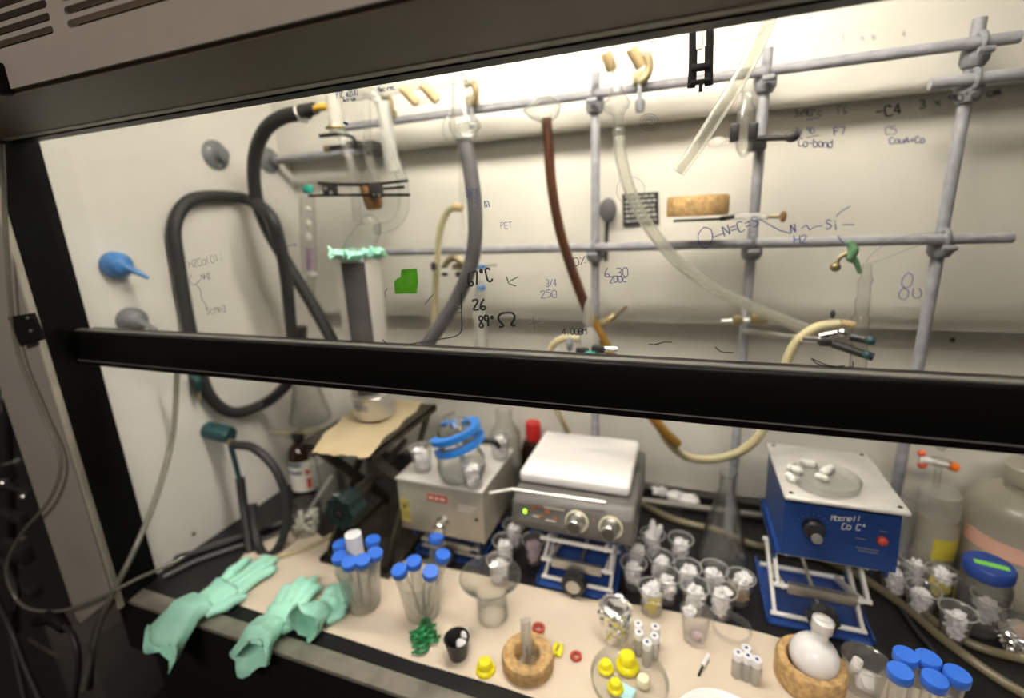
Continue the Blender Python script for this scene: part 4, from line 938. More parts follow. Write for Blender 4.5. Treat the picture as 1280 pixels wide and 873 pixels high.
t = thing('lab_clamp', 'clamp with two dark grips at the foot of the right glass column', 'clamp', tuple(P(1060, 432, y=yr-.02)))
for (a, b_) in (((1064, 421), (1093, 427)), ((1041, 430), (1092, 447))): MB().tube([P(*a, y=yr-.03), P(*b_, y=yr-.045)], .0058, 12, smooth=False).build('grip', blackcup, t)
for u, v in ((1088, 426), (1084, 444)): MB().ball(P(u, v, y=yr-.045), .0062).build('teal_tip', tealm, t)
b = MB(); b.cyl(P(1002, 424, y=yr-.02), P(1036, 425, y=yr-.02), .0045); b.cyl(P(1024, 420, y=yr-.02), P(1052, 415, y=yr-.02), .004); b.ball(P(1053, 416, y=yr-.03), .007); builds(b, 'screw', chrome, t)
MB().box(P(1030, 427, y=yr-.02), (.016, .02, .010), bev=.002).build('boss', blackcup, t); MB().tube(py((1050, 404, yr), (1068, 407, yr)), .0055, smooth=False).build('red_cuff', beigerub, t); MB().ball(P(1041, 393, y=yr), .006, (.5, .7, 1)).build('thumb_knob', darkmetal, t)
MB().cyl(P(1036, 427, y=yr-.02), P(930, 414, y=.855), .004).build('clamp_rod', steel, t)
l = py((1050, 405, yr), (1020, 410, yr), (994, 430, yr), (980, 462, yr), (966, 512, yr), (942, 553, yr), (905, 572, yr), (864, 573, yr), (838, 556, .75), (822, 530, .75), (812, 500, .75))
single(MB().tube(l, .0068, 16), 'rubber_tube', yellowtube, 'yellowed rubber tube sagging in a wide loop from the right glass column', 'tube', tuple(l[6]))
t = thing('lab_clamp', 'small brass clamp on the second upright rod low on the back wall', 'clamp', tuple(P(930, 400, y=.84)))
b = MB(); b.cyl(P(902, 402, y=.835), P(938, 401, y=.835), .004); b.build('clamp_rod', steel, t); b = MB(); b.box(P(922, 400, y=.835), (.016, .02, .014), bev=.003); b.box(P(948, 398, y=.835), (.026, .024, .018), bev=.004); builds(b, 'boss', brass, t)
l = py((1134, 470, .90), (1131, 540, .90), (1126, 590, .90), (1112, 640, .90))
single(MB().tube(l, .0070, 14), 'rubber_tube', yellowtube, 'straight yellowed tube behind the right corner of the blue stirrer', 'tube', tuple(l[-1]))
single(MB().lathe([(.004, 0), (.0035, .003), (0, .0035)], P(1190, 425, y=.9335+.02), (0, -1, 0), 12), 'screw_head', darkmetal, 'dark screw head on the back wall right of the third upright rod', 'screw', tuple(P(1190, 425, y=.95)))
def benchtube(lb, px, r, m=yellowtube, nm='bench_tube', cat='tube'):
    l = [(B(*q) if q[0] > 5 else V((q[0], q[1], 0)))+V((0, 0, r+.001)) for q in px]; return single(MB().tube(l, r, 14), nm, m, lb, cat, tuple(l[len(l)//2]))
benchtube('yellowed tube crossing the worktop behind the crowd of tissue cups', ((780, 622), (840, 652), (900, 668), (.145, .838), (.225, .842), (.290, .808), (1125, 760), (1180, 806), (1240, 850), (1290, 880)), .0062, duskytube)
benchtube('yellowed tube bending around the front of the right cups', ((1118, 722), (1140, 756), (1178, 790), (1225, 815), (1290, 832)), .0058, duskytube)
benchtube('black power cable between the blue stirrer and the yellowed tubes', ((1104, 706), (1116, 744), (1140, 785), (1170, 822)), .0032, rubber, 'power_cable', 'cable')
b = MB(); b.cyl(B(775, 628)+V((0, 0, .012)), B(1000, 658)+V((0, 0, .012)), .007); single(b, 'steel_bar', bardull, 'dull metal bar lying along the back of the worktop', 'bar', tuple(B(890, 643)))
b = MB()
for k, (u, v) in enumerate(((825, 620), (845, 626), (862, 632))): b.ball(B(u, v)+V((0, 0, .012)), .014, (1.3, 1, .8), 3, .6, 1.8, k+30)
single(b, 'crumpled_tissue', tissue, 'grey-white scrap of tissue lying beyond the metal bar at the back', 'tissue', tuple(B(845, 626)))
# ------------------------------------------------------------ erlenmeyer between the cups and the blue stirrer
ec = B(902, 700); ez = zat((ec.x, ec.y), 592)
t = thing('erlenmeyer_flask', 'large clear conical flask standing between the tissue cups and the blue stirrer', 'flask', (ec.x, ec.y, .001))
MB().shell([(.036, 0), (.042, .004), (.043, .012), (.038, .03), (.018, ez*.72), (.0125, ez*.82), (.0125, ez*.96), (.0155, ez)], .002, (ec.x, ec.y, .001), seg=44).build('flask_glass', glass, t)
# ------------------------------------------------------------ small cups and crumpled tissue
CH = .047
cup0 = single(MB().shell([(.0135, 0), (.0150, .002), (.0200, CH-.003), (.0213, CH-.002), (.0213, CH)], .0012, seg=28), 'plastic_cup', cupplast, '', 'cup', (0, 0, 0))
MB().torus((0, 0, CH), .0210, .0013, seg=28, ss=6).build('cup_rim', frostg, cup0)  # whitish ring paints in the light gathered along the clear rim
def tis(seed, m, h=1.0):
    b = MB(); random.seed(seed)
    for k in range(5):
        a = random.random()*6.28; r = .0045*random.random()
        b.ball((r*math.cos(a), r*math.sin(a), .009+k*.0063*h), .0092+.0010*k*.5, (1, 1, .75), 3, .75, 2.3, seed*7+k)
    for k in range(3 if h > 1.1 else 0):
        a = random.random()*6.28; d_ = V((math.cos(a), math.sin(a), 0))
        b.tube([d_*.003+V((0, 0, .03)), d_*.010+V((0, 0, .043*h)), d_*.013+V((0, 0, .052*h))], [.006, .006, .003], 8, 3, flat=.4)
    return b
tproto = [single(tis(s, tissue, h), 'crumpled_tissue', tissue, '', 'tissue', (0, 0, 0)) for s, h in ((1, 1), (2, 1.05), (3, .95), (4, 1.25))]
tcol = {'y': single(tis(9, tissuey, .75), 'crumpled_tissue', tissuey, '', 'tissue', (0, 0, 0)), 'b': single(tis(10, tissueb, .7), 'crumpled_tissue', tissueb, '', 'tissue', (0, 0, 0)), 'p': single(tis(12, tissuep, .95), 'crumpled_tissue', tissuep, '', 'tissue', (0, 0, 0))}
used = set()
CUPS = [  # rim u, v, base z, tissue, place, group
 (792, 704, 0, 'w', 'at the right leg of the hotplate jack', 'm'), (796, 682, 0, 'w', 'tucked against the right side of the hotplate', 'm'),
 (816, 668, 0, 't', 'at the back, left of the flask crowd', 'm'), (851, 674, 0, 'w', 'furthest back beside the large conical flask', 'm'),
 (826, 697, 0, 'w', 'in front of the tall-tissue cup', 'm'), (834, 720, 0, 'w', 'right behind the yellow-tissue cup', 'm'),
 (815, 735, 0, 'y', 'behind the foil-covered bottle', 'm'), (860, 709, 0, 'w', 'left of the one before the conical flask', 'm'),
 (893, 711, 0, 'w', 'directly before the conical flask', 'm'), (869, 733, 0, 'w', 'frontmost in the middle crowd', 'm'),
 (903, 738, 0, 'w', 'beside the brown-stained one, nearer the viewer', 'm'), (926, 722, 0, 'b', 'at the right end of the middle crowd', 'm'),
 (630, 676, 0, 'w', 'below the right corner of the silver stirrer', 'l'), (643, 656, 0, 'w', 'furthest back between silver stirrer and hotplate', 'l'),
 (667, 675, 0, 'p', 'left of the hotplate jack', 'l'), (624, 700, 0, 'w', 'right behind the wide-rimmed glass vessel', 'l'),
 (1121, 712, 0, 'w', 'just right of the blue stirrer jack', 'r'), (1154, 736, 0, 'w', 'inside the bend of the yellowed tubes', 'r'),
 (1198, 764, 0, 'w', 'nearest the viewer at the right', 'r'), (1178, 716, 0, 'y', 'below the yellow bottle label', 'r'),
 (1238, 748, 0, 'w', 'in front of the blue-lidded jar', 'r'), (1146, 700, 0, 'w', 'before the stacked clear cups', 'r'),
 (526, 560, .161, 'w', 'on the left corner of the silver stirrer', 's'), (590, 578, .161, 'w', 'on the silver stirrer before the glass vessel', 's'), (624, 545, .161, 'w', 'on the back right of the silver stirrer', 's')]
gname = {'m': 'tissue cups between the hotplate and the blue stirrer', 'l': 'tissue cups left of the hotplate jack', 'r': 'tissue cups on the right side', 's': 'tissue cups on the silver stirrer'}
look = {'w': 'white', 't': 'tall white', 'y': 'yellow-soaked', 'b': 'brown-stained', 'p': 'pinkish'}
firstc = True
for k, (u, v, z0, kind, place, g) in enumerate(CUPS):
    p = P(u, v, z=z0+CH); loc = (p.x, p.y, z0+.001); cl = 'clear plastic cup of '+look[kind]+' tissue '+place
    if firstc: cup0.location = loc; cup0['label'] = cl; cup0['group'] = gname[g]; firstc = False
    else: clone(cup0, loc, cl, gname[g], rz=k*1.1)
    src = tcol[kind] if kind in tcol else (tproto[3] if kind == 't' else tproto[k % 3])
    tl = (p.x, p.y, z0+.003); lab = look[kind]+' crumpled tissue in the cup '+place; tg = 'tissues in '+gname[g]
    if src in used: clone(src, tl, lab, tg, rz=k*2.3)
    else: used.add(src); src.location = tl; src['label'] = lab; src['group'] = tg; src.rotation_euler = (0, 0, k*2.3)
    if kind in 'yb':
        zz = single(tis(40+k, tissue, .8), 'crumpled_tissue', tissue, 'white tissue on top of the '+look[kind]+' one '+place, 'tissue', (0, 0, 0), tg); zz.location = (p.x, p.y+.001, z0+.016)
#PART5
# ------------------------------------------------------------ bench paper
lp = [(-.785, .585), (-.70, .655), (-.668, .632), (-.60, .622), (-.53, .612), (-.43, .622), (-.333, .627), (-.22, .628), (-.115, .629), (-.04, .640), (.042, .644), (.139, .640), (.21, .632), (.273, .612), (.36, .598), (.46, .59), (.46, .446)]
lp += [(x, .4465+.0015*math.sin(x*23)) for x in [.3, .15, 0, -.1, -.2, -.335, -.48, -.60, -.69]] + [(-.735, .462), (-.762, .515)]
b = MB(); b.prism([(x, y, .0008) for x, y in lp], (0, 0, .0009)); single(b, 'bench_paper', linerm, 'tan absorbent bench paper spread along the front of the worktop', 'bench paper', (-.2, .53, .0008))
LZ = .0022
# ------------------------------------------------------------ gloves
def glove(label, a, b_, w, curl, seed, flip=1, lift=0, mouth=1.0):
    """a: cuff end, b_: finger end on the bench; drapes over the sill where it passes it"""
    random.seed(seed); a, b_ = V(a), V(b_); ax = (b_-a); L = ax.length; ax.normalize(); sd = V((-ax.y, ax.x, 0)); n = 26
    m = MB(); rings = []
    for i in range(27):
        s = i/26; d = a+ax*(L*.60*s)
        wd = w*(1.12-.34*math.sin(min(1, s*1.35)*PI*.5)+.20*max(0, s-.45)); hh = (.013*mouth*(1-s)+.010) if s < .6 else .010+.003*math.sin((s-.6)*4)
        if i >= 25: wd *= .9 if i == 25 else .6; hh *= .8 if i == 25 else .4
        ring = []
        for j in range(n):
            t_ = 2*PI*j/n; wob = 1+.10*noise.noise(V((math.cos(t_)*1.7, math.sin(t_)*1.7, s*4+seed)))+.05*math.sin(t_*5+s*9)*(1-s)
            p = d + sd*(wd*math.cos(t_)*wob) + V((0, 0, hh*(1+math.sin(t_)*wob)))
            if i == 0: p = p - ax*.008*math.sin(t_*3+seed)
            ring.append(p)
        rings.append(ring)
    m.ringstrip(rings, (False, True))
    k0 = a+ax*(L*.57)
    for k, (off, ln, an) in enumerate(((-.75, .36, -.16), (-.28, .44, -.05), (.22, .43, .06), (.70, .34, .18))):
        s0 = k0+sd*(w*off*.85*flip)+V((0, 0, .008)); d = (ax*math.cos(an)+sd*math.sin(an)*flip).normalized(); l = L*ln*curl*random.uniform(.92, 1.06)
        lf = .010*random.random()+lift
        m.tube([s0-d*.012, s0, s0+d*l*.45+V((0, 0, lf)), s0+d*l*.85+V((0, 0, lf*.7)), s0+d*l+V((0, 0, lf*.4))], [.0085, .0105, .0098, .0088, .0035], 14, 5, flat=.75)
    s0 = a+ax*(L*.36)+sd*(w*.75*-flip)+V((0, 0, .010)); d = (ax*.85-sd*flip*.55).normalized()
    m.tube([s0-d*.01, s0+d*.012, s0+d*L*.16+V((0, 0, .006)), s0+d*L*.24+V((0, 0, .004))], [.010, .0115, .0100, .004], 14, 5, flat=.75)
    for v in m.bm.verts:
        v.co.z += .0028*noise.noise(v.co*70+V((seed, 0, 0)))+.0014*noise.noise(v.co*170)
        base = LZ
        if v.co.y < .424: base = .0040
        v.co.z = max(v.co.z+base-.001, base)
        if v.co.y < .394: v.co.z -= (.394-v.co.y)*.85
    bmesh.ops.recalc_face_normals(m.bm, faces=list(m.bm.faces))
    cuff = [f for f in m.bm.faces if len(f.verts) == 4]
    return single(m, 'rubber_glove', glovem, label, 'glove', tuple(a.lerp(b_, .5)+V((0, 0, LZ))))
def wrinkle_open(o):
    s = o.modifiers.new('thickness', 'SOLIDIFY'); s.thickness = .0012; s.offset = -1
for args in (('mint nitrile glove lying alone at the left, cuff drooping over the sill', (-.728, .352, 0), (-.700, .548, 0), .036, 1.0, 3, 1),
             ('mint nitrile glove with its cuff over the sill, in the middle pair', (-.562, .372, 0), (-.590, .520, 0), .030, 1.0, 5, 1),):
    wrinkle_open(glove(*args))
wrinkle_open(glove('mint nitrile glove of the middle pair with its open cuff facing the viewer', (-.512, .427, 0), (-.515, .535, 0), .023, .9, 8, 1, .004, 1.6))
# ------------------------------------------------------------ blue-capped tubes in beakers
tube0 = thing('centrifuge_tube', '', 'tube', (0, 0, 0))
MB().shell([(.0012, 0), (.0085, .016), (.0090, .106)], .0010, (0, 0, 0), seg=20).build('tube_body', tubeplast, tube0)
b = MB(); b.lathe([(.0105, .104), (.0117, .1055), (.0117, .1145), (.0110, .1157), (0, .1157)], seg=26)
b.build('cap', bluecap, tube0)
def place_tube(base, top, label, group, first=[True]):
    d = (V(top)-V(base)).normalized(); q = V((0, 0, 1)).rotation_difference(d)
    if first[0]: c = tube0; c.location = base; c['label'] = label; c['group'] = group; first[0] = False
    else: c = clone(tube0, base, label, group)
    c.rotation_mode = 'QUATERNION'; c.rotation_quaternion = q; return c
def beaker(label, c, r0, r1, h, nm='plastic_beaker'):
    return single(MB().shell([(r0-.003, 0), (r0, .003), (r1, h-.003), (r1+.0022, h-.001), (r1+.0018, h)], .0014, (c.x, c.y, LZ), seg=40), nm, beakerplast, label, 'beaker', (c.x, c.y, LZ))
def tubeset(c, r, caps, where, group, zt=.112, sp=.55):
    for k, (u, v, lb) in enumerate(caps):
        T = P(u, v, z=zt+.006); off = V((T.x-c.x, T.y-c.y, 0)); bs = V((c.x, c.y, LZ+.003))+(off.normalized()*min(off.length*sp, r) if off.length > 1e-4 else off)
        place_tube(tuple(bs), tuple(T), 'blue-capped tube '+lb+' '+where, group)
c1 = B(455, 757); beaker('cloudy plastic beaker packed with blue-capped tubes and one white cap', c1, .027, .034, .075)
tubeset(c1, .015, ((424, 696, 'at the left front'), (436, 702, 'at the front, left of centre'), (453, 699, 'at the front, right of centre'), (469, 690, 'at the right'), (466, 675, 'at the back right'), (425, 681, 'at the back left')), 'of the left beaker', 'blue-capped tubes in the left beaker')
t = thing('white_capped_tube', 'fat tube with a frosted white cap standing tallest in the left beaker', 'tube', (c1.x, c1.y, LZ+.003))
tp_ = P(441, 668, z=.135); MB().cyl((c1.x, c1.y, LZ+.003), tuple(V((c1.x, c1.y, 0)).lerp(V((tp_.x, tp_.y, .10)), .75)+V((0, 0, .0))), .0100).build('tube_body', tubeplast, t)
q_ = V((c1.x, c1.y, LZ)).lerp(tp_, .70); MB().cyl(q_, tp_, .0135, .0128, 26).build('cap', milkwhite, t)
c2 = B(529, 769); beaker('cloudy plastic beaker holding five blue-capped tubes loosely', c2, .026, .034, .072)
tubeset(c2, .016, ((500, 716, 'leaning furthest left'), (518, 707, 'second from the left, leaning back'), (538, 717, 'at the front'), (553, 697, 'lower one at the right'), (545, 675, 'standing tallest at the back')), 'of the second beaker', 'blue-capped tubes in the second beaker', .104, .3)
# tubes at the lower right corner
c3 = P(1160, 838, z=.10); c3.z = 0; beaker('cloudy plastic beaker of blue-capped tubes at the lower right corner', c3, .036, .040, .050)
tubeset(c3, .04, ((1132, 822, 'back left one'), (1160, 826, 'back middle one'), (1125, 842, 'front left one'), (1168, 852, 'front middle one'), (1196, 846, 'rightmost one')), 'of the corner beaker', 'blue-capped tubes in the corner beaker', .110, .8)
# ------------------------------------------------------------ wide glass dish on a stem
c = B(616, 772); zr = zat((c.x, c.y), 722)
single(MB().shell([(.020, 0), (.0235, .003), (.0235, zr*.35), (.024, zr*.62), (.032, zr*.80), (.044, zr*.97), (.0465, zr)], .002, (c.x, c.y, LZ), seg=48).torus((c.x, c.y, LZ+zr), .0462, .0018, seg=48).torus((c.x, c.y, LZ+.002), .0222, .0018, seg=40), 'glass_dish', glass, 'clear glass vessel with a wide flared rim on the bench paper', 'glass vessel', (c.x, c.y, LZ))
# ------------------------------------------------------------ green joint clips in a pile
random.seed(21)
def clip(label, c, rz, tilt):
    m = MB(); n = 18; R = Matrix.Rotation(rz, 3, 'Z') @ Matrix.Rotation(tilt, 3, 'X')
    arc = lambda r, z: [c+R @ V((r*math.cos(.6+(2*PI-1.2)*i/n), r*math.sin(.6+(2*PI-1.2)*i/n), z)) for i in range(n+1)]
    m.tube(arc(.0085, 0), .0029, 8, smooth=False); m.tube(arc(.0068, .007), .0026, 8, smooth=False)
    for a in (1.2, PI, 5.0): m.cyl(c+R @ V((.0085*math.cos(a), .0085*math.sin(a), 0)), c+R @ V((.0068*math.cos(a), .0068*math.sin(a), .007)), .002)
    for s in (-1, 1): m.cyl(c+R @ V((.007, s*.0048, 0)), c+R @ V((.013, s*.0072, 0)), .0021)
    return single(m, 'joint_clip', greenclip, label, 'clip', tuple(c), 'green joint clips piled on the bench paper')
for lb, u, v, z, rz, ti in (('green joint clip at the top of the little pile', 533, 788, .004, 1.2, .2), ('green joint clip at the left of the little pile', 522, 802, .004, 2.4, .3), ('green joint clip at the right of the little pile', 539, 803, .005, .2, -.3), ('green joint clip nearest the sill in the little pile', 527, 815, .004, 3.6, .2), ('green joint clip lying on the others in the little pile', 530, 803, .013, 4.4, .5)):
    clip(lb, B(u, v)+V((0, 0, LZ+z)), rz, ti)
# ------------------------------------------------------------ black cup with white caps
c = B(573, 822); zc = zat((c.x, c.y), 799)
single(MB().shell([(.0115, 0), (.0125, .002), (.0175, zc-.002), (.0185, zc)], .0016, (c.x, c.y, LZ), seg=30), 'small_cup', blackcup, 'small black cup holding two white bits on the bench paper', 'cup', (c.x, c.y, LZ))
for k, (du, dv, lb) in enumerate(((3, 6, 'front'), (9, -6, 'back'))):
    p = P(577+du-4, 799+dv, z=zc-.006); m = MB(); m.ball(p, .0072, (1, 1, .8), 3, .3, 1.4, 60+k); single(m, 'white_plug', tissue, 'white bit lying at the '+lb+' of the small black cup', 'plug', tuple(p-V((0, 0, .006))))
# ------------------------------------------------------------ yellow stopper caps
def ycap(label, c, r, h, z=LZ):
    return single(MB().lathe([(0, 0), (r, 0), (r*1.03, h*.12), (r*.97, h*.24), (r*.74, h*.36), (r*.70, h*.72), (r*.58, h*.82), (0, h*.86)], (c.x, c.y, z), seg=32), 'yellow_stopper', yellowm, label, 'stopper', (c.x, c.y, z))
ycap('yellow hat-shaped cap lying alone near the sill', B(607, 840), .0135, .020)
# ------------------------------------------------------------ cork ring with frosted joints
c = B(660, 833); single(MB().lathe([(.016, .0), (.034, .0), (.0355, .002), (.0355, .019), (.034, .022), (.019, .022), (.0165, .018)], (c.x, c.y, LZ), seg=44, closed=True), 'cork_ring', cork, 'cork ring on the bench paper near the sill, with glass joints in it', 'cork ring', (c.x, c.y, LZ))
b = MB(); e0 = V((c.x-.001, c.y+.002, LZ+.004)); b.shell([(.005, 0), (.008, .01), (.0075, .055), (.0085, .057)], .0012, e0, (-.10, .25, 1), seg=22); single(b, 'glass_joint', frostg, 'taller frosted glass joint leaning back in the cork ring near the sill', 'glassware', tuple(e0))
b = MB(); e0 = V((c.x+.006, c.y-.010, LZ+.004)); b.shell([(.006, 0), (.0085, .01), (.008, .034), (.0098, .038)], .0012, e0, (.15, -.05, 1), seg=22); single(b, 'glass_joint', glass, 'shorter clear glass joint at the front of the cork ring near the sill', 'glassware', tuple(e0))
def ring(label, c, R, r, m, nm='rubber_ring'): return single(MB().torus((c.x, c.y, LZ+r), R, r), nm, m, label, 'ring', (c.x, c.y, LZ))
ring('red rubber ring lying by itself on the bench paper', B(720, 824), .0058, .0026, redring)
ring('red rubber ring half hidden behind the front cork ring', B(673, 789), .0070, .0030, redring)
c = B(697, 818); t = thing('yellow_clip', 'yellow two-pronged clip standing right of the front cork ring', 'clip', (c.x, c.y, LZ))
b = MB()
for dx in (-.004, .004): b.tube([V((c.x+dx, c.y-.008, LZ+.003)), V((c.x+dx*1.1, c.y, LZ+.006)), V((c.x+dx*.8, c.y+.010, LZ+.004))], .003)
b.cyl(V((c.x-.004, c.y-.004, LZ+.004)), V((c.x+.004, c.y-.004, LZ+.004)), .002); b.build('clip_body', yellowm, t)
# ------------------------------------------------------------ foil-covered bottle
c = B(768, 795)
def foil(label, c, r, h, seed):
    m = MB(); t = bmesh.new(); bmesh.ops.create_icosphere(t, subdivisions=4, radius=1); random.seed(seed)
    for v in t.verts:
        d = v.co.copy(); hh = max(-1, min(1, d.z*1.35)); rad = r*(.80+.20*max(0, d.z+.2))
        k = (d.xy.length**.35)
        x, y, z = d.x/max(d.xy.length, 1e-4)*rad*k, d.y/max(d.xy.length, 1e-4)*rad*k, (hh+1)/2*h
        q = V((x, y, z)); cr = noise.noise(q*95+V((seed, 0, 0))); c2_ = abs(noise.noise(q*210+V((0, seed, 0)))); f = 1+.10*cr+.10*(c2_-.2)+random.uniform(-.09, .09)
        v.co = V((c.x+x*f, c.y+y*f, LZ+max(0, z*(1+.05*cr)+random.uniform(-.0016, .0016))))
    m.merge(t); o = m.build('foil_wrap', foilm, None, (c.x, c.y, LZ), sharp=.12); return setp(o, label, 'foil')
foil('crumpled foil wrapped over a small bottle on the bench paper', c, .0265, .052, 2)
foil('crumpled foil lump at the lower right edge of the worktop', B(1275, 815), .026, .030, 5)
# ------------------------------------------------------------ glass dish with yellow caps
c = B(786, 856); single(MB().shell([(.046, 0), (.0485, .002), (.0500, .012)], .0016, (c.x, c.y, LZ), seg=52), 'glass_dish', glass, 'shallow glass dish holding yellow caps at the front edge of the photo', 'dish', (c.x, c.y, LZ))
ycap('large yellow cap at the back of the shallow glass dish', B(784, 838), .0155, .026, LZ+.0032); ycap('small yellow cap at the left of the shallow glass dish', B(757, 841), .0105, .016, LZ+.0032)
ycap('yellow cap at the bottom edge of the shallow glass dish', B(769, 866), .0105, .014, LZ+.0045)
b = MB(); q = B(776, 866); b.box((q.x, q.y, LZ+.0036), (.034, .020, .0008), Matrix.Rotation(-.3, 3, 'Z')); single(b, 'paper_slip', cyanpaper, 'pale blue slip of paper in the shallow glass dish', 'paper', (q.x, q.y, LZ+.003))
q = B(804, 860); single(MB().lathe([(0, 0), (.008, 0), (.0085, .008), (.007, .011), (0, .011)], (q.x, q.y, LZ+.0035)), 'cream_plug', creamwax, 'cream plug at the right of the shallow glass dish', 'plug', (q.x, q.y, LZ+.0035))
# ------------------------------------------------------------ vials
vt = thing('glass_vial', '', 'vial', (0, 0, 0)); MB().shell([(.0062, 0), (.0068, .002), (.0068, .024), (.005, .028)], .001, seg=18).build('vial_glass', frostg, vt); MB().lathe([(.0065, .028), (.0065, .037), (.006, .038), (0, .038)], seg=18).build('white_cap', milkwhite, vt); MB().lathe([(.0022, .0378), (.002, .0386), (0, .0387)], seg=10).build('blue_dot', inkblue, vt)
fv = True
for lb, u, v in (('back left', 797, 808), ('back right', 818, 812), ('middle left', 798, 819), ('middle right', 817, 824), ('front', 808, 832)):
    p = B(u, v); L_ = 'blue-dotted frosted vial, the '+lb+' one right of the foil bottle'
    if fv: vt.location = (p.x, p.y, LZ); vt['label'] = L_; vt['group'] = 'vials right of the foil bottle'; fv = False
    else: clone(vt, (p.x, p.y, LZ), L_, 'vials right of the foil bottle')
for lb, u, v in (('left', 920, 846), ('middle', 932, 850), ('right', 943, 855), ('back', 930, 840)):
    p = B(u, v); clone(vt, (p.x, p.y, LZ), 'small clear vial, the '+lb+' one left of the milky flask', 'vials left of the milky flask')
# ------------------------------------------------------------ clear cup on the paper, empty lid, spatula, plate
p = B(868, 800); single(MB().shell([(.014, 0), (.0155, .002), (.0205, .046), (.022, .047), (.022, .049)], .0012, (p.x, p.y, LZ), seg=30), 'plastic_cup', cupplast, 'clear plastic cup standing on the bench paper in front of the crowd', 'cup', (p.x, p.y, LZ))
single(MB().ball((p.x-.009, p.y+.004, LZ+.040), .0085, (1, .8, 1.1), 3, .5, 1.6, 77), 'crumpled_tissue', tissue, 'white tissue wad caught in the rim of the cup on the bench paper', 'tissue', (p.x-.009, p.y+.004, LZ+.032))
single(MB().ball((p.x+.002, p.y, LZ+.008), .0075, (1, 1, .7), 3, .3, 1.6, 78), 'pink_lump', tissuep, 'pinkish lump in the bottom of the cup on the bench paper', 'lump', (p.x, p.y, LZ+.002))
p = B(914, 790); single(MB().shell([(.0255, 0), (.0265, .003), (.0275, .010)], .003, (p.x, p.y, .001), seg=40, bottom=False), 'plastic_ring', cupplast, 'empty clear plastic ring lying at the back edge of the bench paper', 'ring', (p.x, p.y, .001))
a, b_ = B(885, 824), B(878, 838); t = thing('spatula', 'small spatula with a white handle lying on the bench paper', 'spatula', tuple(b_+V((0, 0, LZ))))
MB().tube([a+V((0, 0, LZ+.004)), b_+V((0, 0, LZ+.004))], .0032, smooth=False).build('handle', whiteplast, t); MB().tube([b_+V((0, 0, LZ+.004)), B(873, 848)+V((0, 0, LZ+.002))], .0016, smooth=False).build('blade', darkmetal, t)
p = B(905, 932); single(MB().shell([(.040, 0), (.046, .003), (.056, .010), (.058, .012)], .003, (p.x, p.y, LZ), seg=48), 'white_dish', whiteceram, 'white dish whose rim shows at the bottom edge of the photo', 'dish', (p.x, p.y, LZ))
# ------------------------------------------------------------ cork ring with round flask at the right
c = B(1010, 852); single(MB().lathe([(.024, .0), (.038, .0), (.040, .002), (.0405, .030), (.038, .034), (.029, .034), (.026, .028)], (c.x, c.y, LZ), seg=48, closed=True), 'cork_ring', cork, 'cork ring holding the milky round flask near the lower right', 'cork ring', (c.x, c.y, LZ))
t = thing('round_flask', 'milky round-bottomed flask sitting in the right cork ring', 'flask', (c.x, c.y, LZ+.012))
milk = glassy('milky_glass', (.9, .9, .9), (.7, .7, .7), (.95, .94, .95), .8, rough=.12)
prof = [(.0005, 0)]+[(.0280*math.sin(PI*k/16), .0280-.0280*math.cos(PI*k/16)) for k in range(1, 14)]+[(.0105, .0560), (.0098, .060), (.0098, .070), (.0118, .073), (.0118, .082), (.0105, .083)]
MB().lathe(prof+[(0, .083)], (c.x, c.y, LZ+.011), (.10, .04, 1), 40).build('flask_body', milkwhite, t)
MB().lathe([(.0125, .070), (.0125, .084), (.009, .086), (0, .084)], (c.x, c.y, LZ+.011), (.10, .04, 1), 30).build('white_stopper', frostg, t)
p = B(1076, 862); single(MB().shell([(.018, 0), (.0195, .002), (.0245, .044), (.026, .045), (.026, .047)], .0013, (p.x, p.y, LZ), seg=34), 'plastic_beaker', cupplast, 'clear plastic beaker with blue print right of the round flask', 'beaker', (p.x, p.y, LZ))
single(MB().lathe([(0, 0), (.0058, 0), (.006, .012), (.005, .014), (0, .014)], (p.x-.008, p.y+.006, LZ+.022), (.3, .2, 1), 18), 'white_plug', whiteplast, 'white plug inside the clear beaker right of the round flask', 'plug', (p.x-.008, p.y+.006, LZ+.022))
single(MB().ball((p.x+.003, p.y-.003, LZ+.015), .013, (1, 1, .8), 3, .3, 1.5, 91), 'crumpled_tissue', tissue, 'white tissue filling the clear beaker right of the round flask', 'tissue', (p.x+.003, p.y-.003, LZ+.003))
# ------------------------------------------------------------ right side: carboy, bottle, stacked cups, funnel, jar
cc_ = V((.515, .855, .001)); t = thing('carboy', 'big milky plastic carboy with a pink tape band at the right edge', 'carboy', tuple(cc_))
MB().shell([(.066, 0), (.072, .006), (.073, .135), (.066, .153), (.044, .166), (.034, .170), (.034, .190)], .003, cc_, seg=52).build('carboy_body', carboyplast, t)
MB().lathe([(.037, .182), (.038, .184), (.038, .208), (.035, .211), (0, .211)], cc_, seg=40).build('screw_cap', carboyplast, t)
wrap(cc_, .0733, -3.1, .2, .082, .106, pinktape, 'tape_band', t, .0008, 30)
c = V((.402, .850, .001)); zc = zat((c.x, c.y), 616); t = thing('plastic_bottle', 'white plastic bottle with a wide cap and yellow label right of the blue stirrer', 'bottle', tuple(c))
MB().shell([(.028, 0), (.031, .004), (.031, zc*.66), (.026, zc*.72), (.024, zc*.76)], .002, c).build('bottle_body', carboyplast, t); MB().lathe([(.028, zc*.74), (.028, zc*.97), (.026, zc), (0, zc)], c).build('wide_cap', frostg, t)
wrap(c, .031, -1.9, .1, zc*.32, zc*.56, yellowlab, 'label', t)
c = V((.350, .838, .001)); b = MB(); t = thing('cup_stack', 'stack of nested clear plastic cups between the blue stirrer and the white bottle', 'cup stack', tuple(c))
